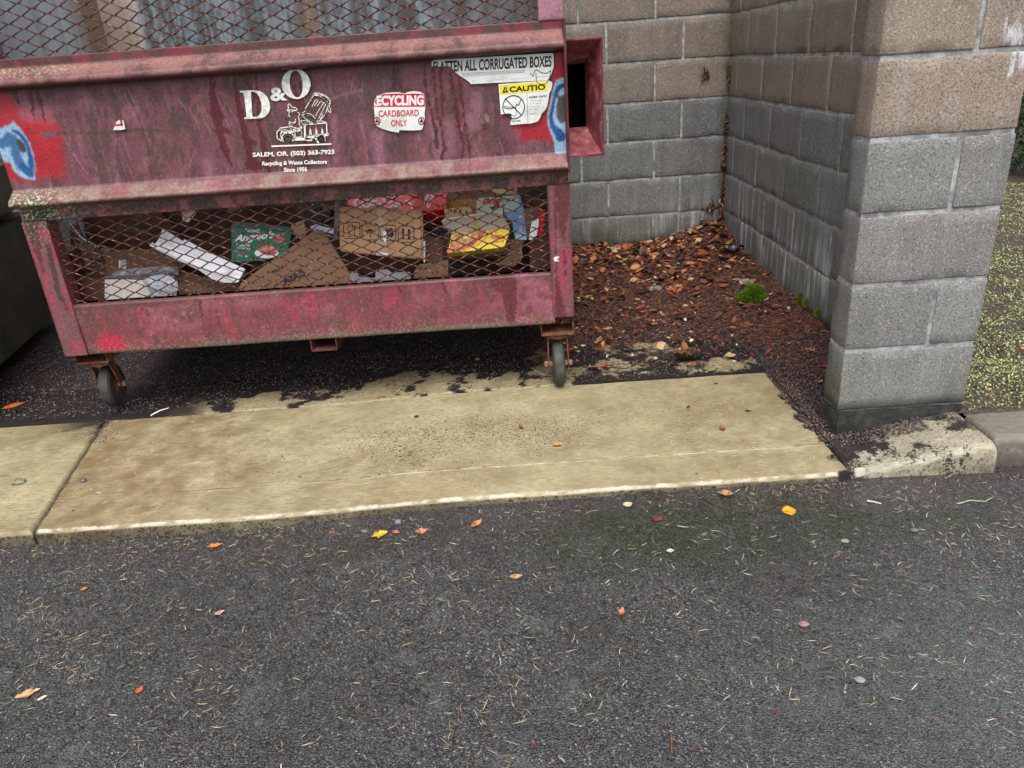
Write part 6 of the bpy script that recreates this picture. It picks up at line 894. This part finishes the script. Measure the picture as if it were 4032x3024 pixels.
stick([(3767, 1990), (3816, 1976), (3878, 1980), (3913, 1962)], .0020, m_plain('lichen_twig', (.38, .42, .22), .4, 60), 'pale green lichened twig below the kerb at the right'); stick([(3411, 1978), (3470, 1991)], .0030, TWP, 'short pale stick right of the curved twig'); stick([(2668, 2078), (2712, 2083)], .0026, m_plain('grey_stick', (.25, .23, .20), .4, 60), 'short grey stick above the mossy asphalt'); stick([(595, 1642), (630, 1622), (668, 1611)], .0030, m_plain('white_splinter', (.78, .78, .74), .1), 'white wood splinter at the slab joint under the left caster', 'splinter')
stick([(2760, 1256), (2840, 1250), (2910, 1225)], .004, TW, 'dark forked twig across the mulch'); stick([(2350, 1232), (2400, 1236), (2470, 1228)], .0035, TW, 'dark twig right of the dumpster post'); stick([(2090, 350+1100), (2120, 1470), (2150, 1480)], .001, TWP, 'fine pale stem beside the right caster'); stick([(150, 2262), (205, 2252), (270, 2238)], .0018, TW, 'dark bent twig in the left gutter')
def cone(u, v, L, ang, label):
    p = ground_pt(u, v); mb = MB(); n = 60
    for i in range(n):
        t = i/n; a = i*2.4; rr_ = math.sin(math.pi*min(1, t*1.1+.06))*L*.21; c = Vector((L*(t-.5), rr_*math.cos(a), rr_*math.sin(a)+L*.2)); d = Vector((.5, math.cos(a), math.sin(a))).normalized(); s = d.cross(Vector((1, .1, 0))).normalized()*L*.085; e = d*L*.09; mb.add([tuple(c-s), tuple(c+s), tuple(c+s*.7+e), tuple(c+e*1.25), tuple(c-s*.7+e)], [(0, 1, 2, 3, 4)])
    mb.tube([(-L*.5, 0, L*.2), (0, 0, L*.2), (L*.5, 0, L*.2)], [L*.05, L*.15, L*.04], 8); o = mb.build('fir_cone', m_plain('cone_scales', (.075, .035, .028), .4, 90, .5) if 'cone_scales' not in bpy.data.materials else bpy.data.materials['cone_scales']); o.location = p; o.rotation_euler = (0, 0, ang); return tag(o, label, 'fir cone')
cone(2692, 1262, .085, -.3, 'dark fir cone on the debris in front of the forked twig'); cone(2530, 1160, .075, .2, 'dark fir cone in the mulch behind the golden leaf')
def stone(u, v, r_, mat, label, flat=.5, seed=0):
    p = ground_pt(u, v); bm = bmesh.new(); bmesh.ops.create_icosphere(bm, subdivisions=3, radius=r_)
    for q in bm.verts: k = 1+.5*(float(fbm(q.co.x/r_+seed, q.co.y/r_+q.co.z/r_, 1.3, 3, .5, seed))-.5); q.co = Vector((q.co.x*k, q.co.y*k*.8, q.co.z*k*flat))
    me = bpy.data.meshes.new('stone'); bm.to_mesh(me); bm.free(); me.materials.append(mat); o = bpy.data.objects.new('stone', me); COL.objects.link(o); o.location = (p[0], p[1], p[2]+r_*flat*.5); return tag(o, label, 'stone')
GS = m_plain('grey_stone', (.13, .13, .135), .35, 90, .5); PS = m_plain('pale_stone', (.24, .235, .22), .2, 90, .6); RS_ = m_plain('pink_stone', (.26, .17, .155), .3, 90, .6)
stone(3327, 2133, .010, PS, 'pale stone on the mossy asphalt', .5, 1); stone(3600, 2090, .010, GS, 'grey stone right of the mossy patch', .5, 2); stone(3165, 2460, .011, RS_, 'pinkish stone in the asphalt at the right', .4, 3); stone(1434, 2095, .010, GS, 'dark grey stone left of the yellow leaf', .6, 4); stone(1568, 2058, .010, m_plain('blue_grey_stone', (.16, .18, .20), .2, 90), 'bluish stone in the gutter above the yellow leaf', .6, 5); stone(3385, 2680, .010, PS, 'white stone in the lower right dent', .4, 6)
stone(328, 1896, .012, m_plain('wet_pebble', (.10, .10, .09), .5, 90, .25), 'dark wet pebble on the apron left of centre', .7, 7); stone(74, 1903, .022, m_plain('lichen_lump', (.20, .19, .13), .6, 120, .5), 'lumpy lichened bit on the apron at the left edge', .45, 8); stone(150, 850+350, .006, PS, 'tiny white stone near the left bin', .5, 9); stone(1640, 1640+2, .009, m_plain('black_bit', (.025, .022, .02), .4, 80), 'black speck of bark on the speckled concrete', .5, 10)
for i, (pts, l) in enumerate((([(3134, 2634), (3165, 2622), (3200, 2606), (3260, 2602), (3285, 2606), (3275, 2628), (3230, 2640), (3170, 2644)], 'long dark flat stone set in the asphalt at the lower right'), ([(3308, 2674), (3340, 2660), (3395, 2652), (3420, 2662), (3400, 2690), (3330, 2688)], 'short dark flat stone set in the asphalt beside the long one'))):
    P = [ground_pt(*q)+np.array([0, 0, .0012]) for q in pts]; mb = MB(); mb.prism(P, (0, 0, .0022)); o = mb.build('stone', m_plain('slate_stone', (.055, .06, .066), .5, 40, .35, .6) if i == 0 else bpy.data.materials['slate_stone'], bevel=.0008); tag(o, l, 'stone')
p = ground_pt(1880, 1416); o = MB().lathe([(.0001, .0), (.0095, 0), (.0095, .0014), (.008, .0014), (.0078, .0011), (.0001, .0011)], Matrix.Translation(p+np.array([0, 0, .002]))@Matrix.Rotation(.12, 4, 'X'), 28).build('coin', m_plain('copper', (.55, .24, .16), .2, 200, .4)); tag(o, 'copper coin on the dark ground under the dumpster', 'coin')
# moss clumps
def moss(name, c, R_, n, label, col=((.13, .24, .012), (.20, .32, .03), (.07, .14, .01)), up=(0, 0, 1), flat=.6, seed=1, L=(.006, .014)):
    r = np.random.default_rng(seed); d = r.normal(0, 1, (n, 3)); d /= np.linalg.norm(d, axis=1, keepdims=True); upv = np.array(up, float); k = d@upv; d = np.where((k < 0)[:, None], d-2*k[:, None]*upv, d); lump = .7+.6*fbm(d[:, 0]*2+5, d[:, 1]*2+d[:, 2], 1.6, 3, .5, seed); P = d*R_*lump[:, None]; kk = P@upv; P = P-upv*(kk*(1-flat))[:, None]
    dirs = d+r.normal(0, .45, (n, 3)); dirs /= np.linalg.norm(dirs, axis=1, keepdims=True); s = np.cross(dirs, r.normal(0, 1, (n, 3))); s /= np.linalg.norm(s, axis=1, keepdims=True)+1e-9; l = r.uniform(L[0], L[1], n)[:, None]; w_ = l*.14; V = np.stack([P-s*w_, P+s*w_, P+dirs*l], 1); co = np.array(col)[r.integers(0, len(col), n)]*r.uniform(.6, 1.3, (n, 1))
    bm = bmesh.new(); bmesh.ops.create_icosphere(bm, subdivisions=3, radius=R_*.93); core = []
    Vc = np.array([v.co[:] for v in bm.verts]); Fc = [[v.index for v in f.verts] for f in bm.faces]; bm.free(); dn = Vc/np.linalg.norm(Vc, axis=1, keepdims=True); lm = .7+.6*fbm(dn[:, 0]*2+5, dn[:, 1]*2+dn[:, 2], 1.6, 3, .5, seed); Vc = Vc*lm[:, None]; kk = Vc@upv; Vc = Vc-upv*(kk*(1-flat))[:, None]
    F = np.arange(n*3).reshape(-1, 3); VV = np.vstack([V.reshape(-1, 3), Vc]); FF = np.vstack([F, np.array(Fc)+n*3]); o = build(name, VV, FF, VC, cols={'tone': np.vstack([np.repeat(co, 3, 0), np.full((len(Vc), 3), 1.)*np.array((.05, .09, .008))])}); o.location = c; return tag(o, label, 'moss')
pm = ground_pt(2985, 1178); moss('moss_clump', pm+np.array([-.015, .01, .0]), .050, 9000, 'bright green rounded moss clump on the mulch', seed=4, flat=1.15); moss('moss_clump', pm+np.array([-.055, .03, .0]), .026, 3500, 'smaller moss lump touching the big one on its left', seed=5, flat=.9)
for i, (u, v, l) in enumerate(((3150, 1170, 'first little moss tuft at the wall foot'), (3177, 1192, 'second little moss tuft at the wall foot, in the middle'), (3222, 1232, 'third little moss tuft at the wall foot, nearest the pillar'))): moss('moss_tuft', onX(u, v, XC-.002), .018, 1100, l, ((.16, .22, .02), (.24, .30, .05)), (-1, 0, 0), .55, 20+i, (.004, .01))
moss('moss_tuft', ground_pt(2475, 1040)+np.array([0, 0, .008]), .018, 600, 'faint moss tuft in the mulch near the dumpster', ((.08, .11, .02),), seed=31); moss('moss_tuft', ground_pt(2960, 1020+60)+np.array([.02, 0, 0]), .02, 700, 'dark moss tuft low on the side wall', ((.05, .08, .015), (.09, .12, .02)), seed=32)
moss('lichen_scrap', ground_pt(2425, 985), .03, 500, 'pale grey-green lichen scrap near the back wall', ((.5, .55, .42), (.6, .62, .5)), seed=33, flat=.3); moss('lichen_scrap', ground_pt(2940, 1113), .028, 400, 'pale lichen scrap left of the moss clump', ((.5, .5, .38), (.62, .6, .48)), seed=34, flat=.3); moss('lichen_scrap', ground_pt(2580, 1138), .024, 400, 'pale lichen scrap in the mulch centre', ((.5, .55, .45), (.62, .62, .52)), seed=35, flat=.3)
# ================================================================== planting bed right of the pillar
x = np.arange(1.372, 9, .05); y = np.concatenate([np.arange(2.052, 6, .04), np.arange(6, 14, .4)]); X, Y = np.meshgrid(x, y); Z = .052+(fbm(X, Y, 6, 4)-.5)*.05+.01
N = NT('bed_soil'); tag(build('planting_bed', np.stack([X, Y, Z], -1), gridF(len(y), len(x)), N.out(N.ramp(N.noise(60, 5, .7), [(.3, (.022, .016, .012)), (.55, (.075, .055, .04)), (.75, (.17, .14, .10))]), .7, N.bump(N.noise(90, 5, .7), 1., .01)), smooth=True), kind='structure')
bed = lambda n, sd, d: (lambda q: np.stack([q[:, 0], q[:, 1], .060+(fbm(q[:, 0], q[:, 1], 6, 4)-.5)*.05], -1))(spread(n, 1.39, 4.6, 2.07, 5.7, sd, d)*np.array([1, 1, 0]))
cover = lambda x, y: .12+.88*ss(.36, .50, fbm(x, y, 5, 5, .65, 7)+.10*(y > 2.5)-.06*(y < 2.3))
T_(flakes(bed(230000, 40, lambda x, y: cover(x, y)*np.clip(1.3/(x-.4), .12, 1)), (.004, .0085), [(.34, .40, .13), (.42, .46, .20), (.27, .34, .10), (.48, .50, .26), (.19, .25, .08), (.34, .35, .18)], 41, 'ground_cover', curl=.4, asp=(.6, .95), tilt=.5, lift=.004, ny=3), 'low yellow-green ground cover beside the pillar', 'ground cover')
T_(needles(bed(1500, 42, None), (.012, .04), (.0012, .0026), YEL_N+RED_N+[(.08, .05, .04)], 43, 'needle_litter', lift=.010), 'brown needles and bits over the ground cover', 'needles')
stick([(3895, 1345), (3930, 1390), (3975, 1450), (4035, 1540)], .003, TW, 'long dark twig on the ground cover beside the pillar', lift=.02); leaf(4025, 1413, .034, (.62, .22, .04), 'small orange leaf on the ground cover at the right edge', .4, .6, .4).location.z = .08; leaf(3886, 1620, .020, (.40, .05, .03), 'small red leaf by the kerb right of the pillar', .4, .7, .5).location.z = .07
stick([(3870, 1295), (3890, 1285), (3915, 1302)], .002, m_plain('tan_stem', (.45, .34, .16), .2), 'curled tan stem at the right foot of the pillar', lift=.02)
# shrub: stems and leaf-sized faces through the volume
def shrub(name, c, R3, n, label, seed, size=(.022, .05)):
    r = np.random.default_rng(seed); root = empty(name, (c[0], c[1], .05), label, 'shrub'); d = r.normal(0, 1, (n, 3)); d /= np.linalg.norm(d, axis=1, keepdims=True); rad = r.random(n)**.4; lump = .72+.6*fbm(d[:, 0]*2+9, d[:, 1]*2+d[:, 2]*1.7, 1.9, 3, .6, seed); P = d*rad[:, None]*lump[:, None]*np.array(R3)+np.array([c[0], c[1], c[2]]); P[:, 2] = np.maximum(P[:, 2], .10+.06*r.random(n))
    a = r.normal(0, 1, (n, 3)); a[:, 2] = np.abs(a[:, 2])*.4; a /= np.linalg.norm(a, axis=1, keepdims=True); b_ = np.cross(a, d+r.normal(0, .5, (n, 3))); b_ /= np.linalg.norm(b_, axis=1, keepdims=True)+1e-9; l = r.uniform(size[0], size[1], n)[:, None]; up = np.cross(a, b_)*l*.12
    V = np.stack([P, P+a*l*.3+b_*l*.28+up, P+a*l*.75+b_*l*.22+up, P+a*l, P+a*l*.75-b_*l*.22+up, P+a*l*.3-b_*l*.28+up], 1).reshape(-1, 3); F = (np.array([[0, 1, 2, 3], [0, 3, 4, 5]])[None]+(np.arange(n)*6)[:, None, None]).reshape(-1, 4); co = np.array([(.018, .055, .010), (.03, .09, .014), (.06, .14, .03), (.012, .035, .008)])[r.integers(0, 4, n)]*r.uniform(.7, 1.3, (n, 1))
    build('crown', V, F, m_vcol('glossy_leaf', .28, .5) if 'glossy_leaf' not in bpy.data.materials else bpy.data.materials['glossy_leaf'], root, {'tone': np.repeat(co, 6, 0)}); mb = MB()
    for i in range(9): q = np.array([c[0]+r.normal(0, R3[0]*.5), c[1]+r.normal(0, R3[1]*.5), c[2]+R3[2]*r.uniform(.2, .8)]); s = np.array([c[0]+r.normal(0, .1), c[1]+r.normal(0, .1), .05]); mb.tube([s, (s+q)/2+r.normal(0, .04, 3), q], [.016, .010, .004], 6)
    mb.build('stems', TW, root)
shrub('shrub', (4.35, 6.0, .75), (.85, .7, .85), 9000, 'dark green glossy shrub just right of the pillar top', 61); shrub('shrub', (5.9, 6.4, .9), (1.0, .8, 1.05), 7000, 'taller dark green shrub farther to the right', 62); shrub('shrub', (3.4, 7.2, 1.0), (.9, .7, 1.1), 6000, 'dark green shrub half hidden behind the pillar', 63); shrub('shrub', (5.0, 7.8, 1.6), (1.5, .8, 1.7), 8000, 'tall dark evergreen shrub at the very back of the bed', 64)
# repeats of one kind share a group
GR = {'leaf': 'fallen leaves', 'cardboard': 'flattened cardboard in the red dumpster', 'carton': 'cartons in the red dumpster', 'twig': 'twigs on the ground', 'stone': 'small stones on the ground', 'fir cone': 'fir cones in the mulch', 'shrub': 'shrubs behind the pillar', 'moss': 'moss and lichen clumps', 'bag': 'plastic bags in the red dumpster', 'strap': 'packing straps in the red dumpster', 'paper': 'paper scraps in the red dumpster', 'wall': 'block walls of the enclosure', 'box': 'boxes in the red dumpster'}
for o in list(COL.objects):
    if o.parent is None and o.get('category') in GR and not o.get('kind'): o['group'] = GR[o['category']]
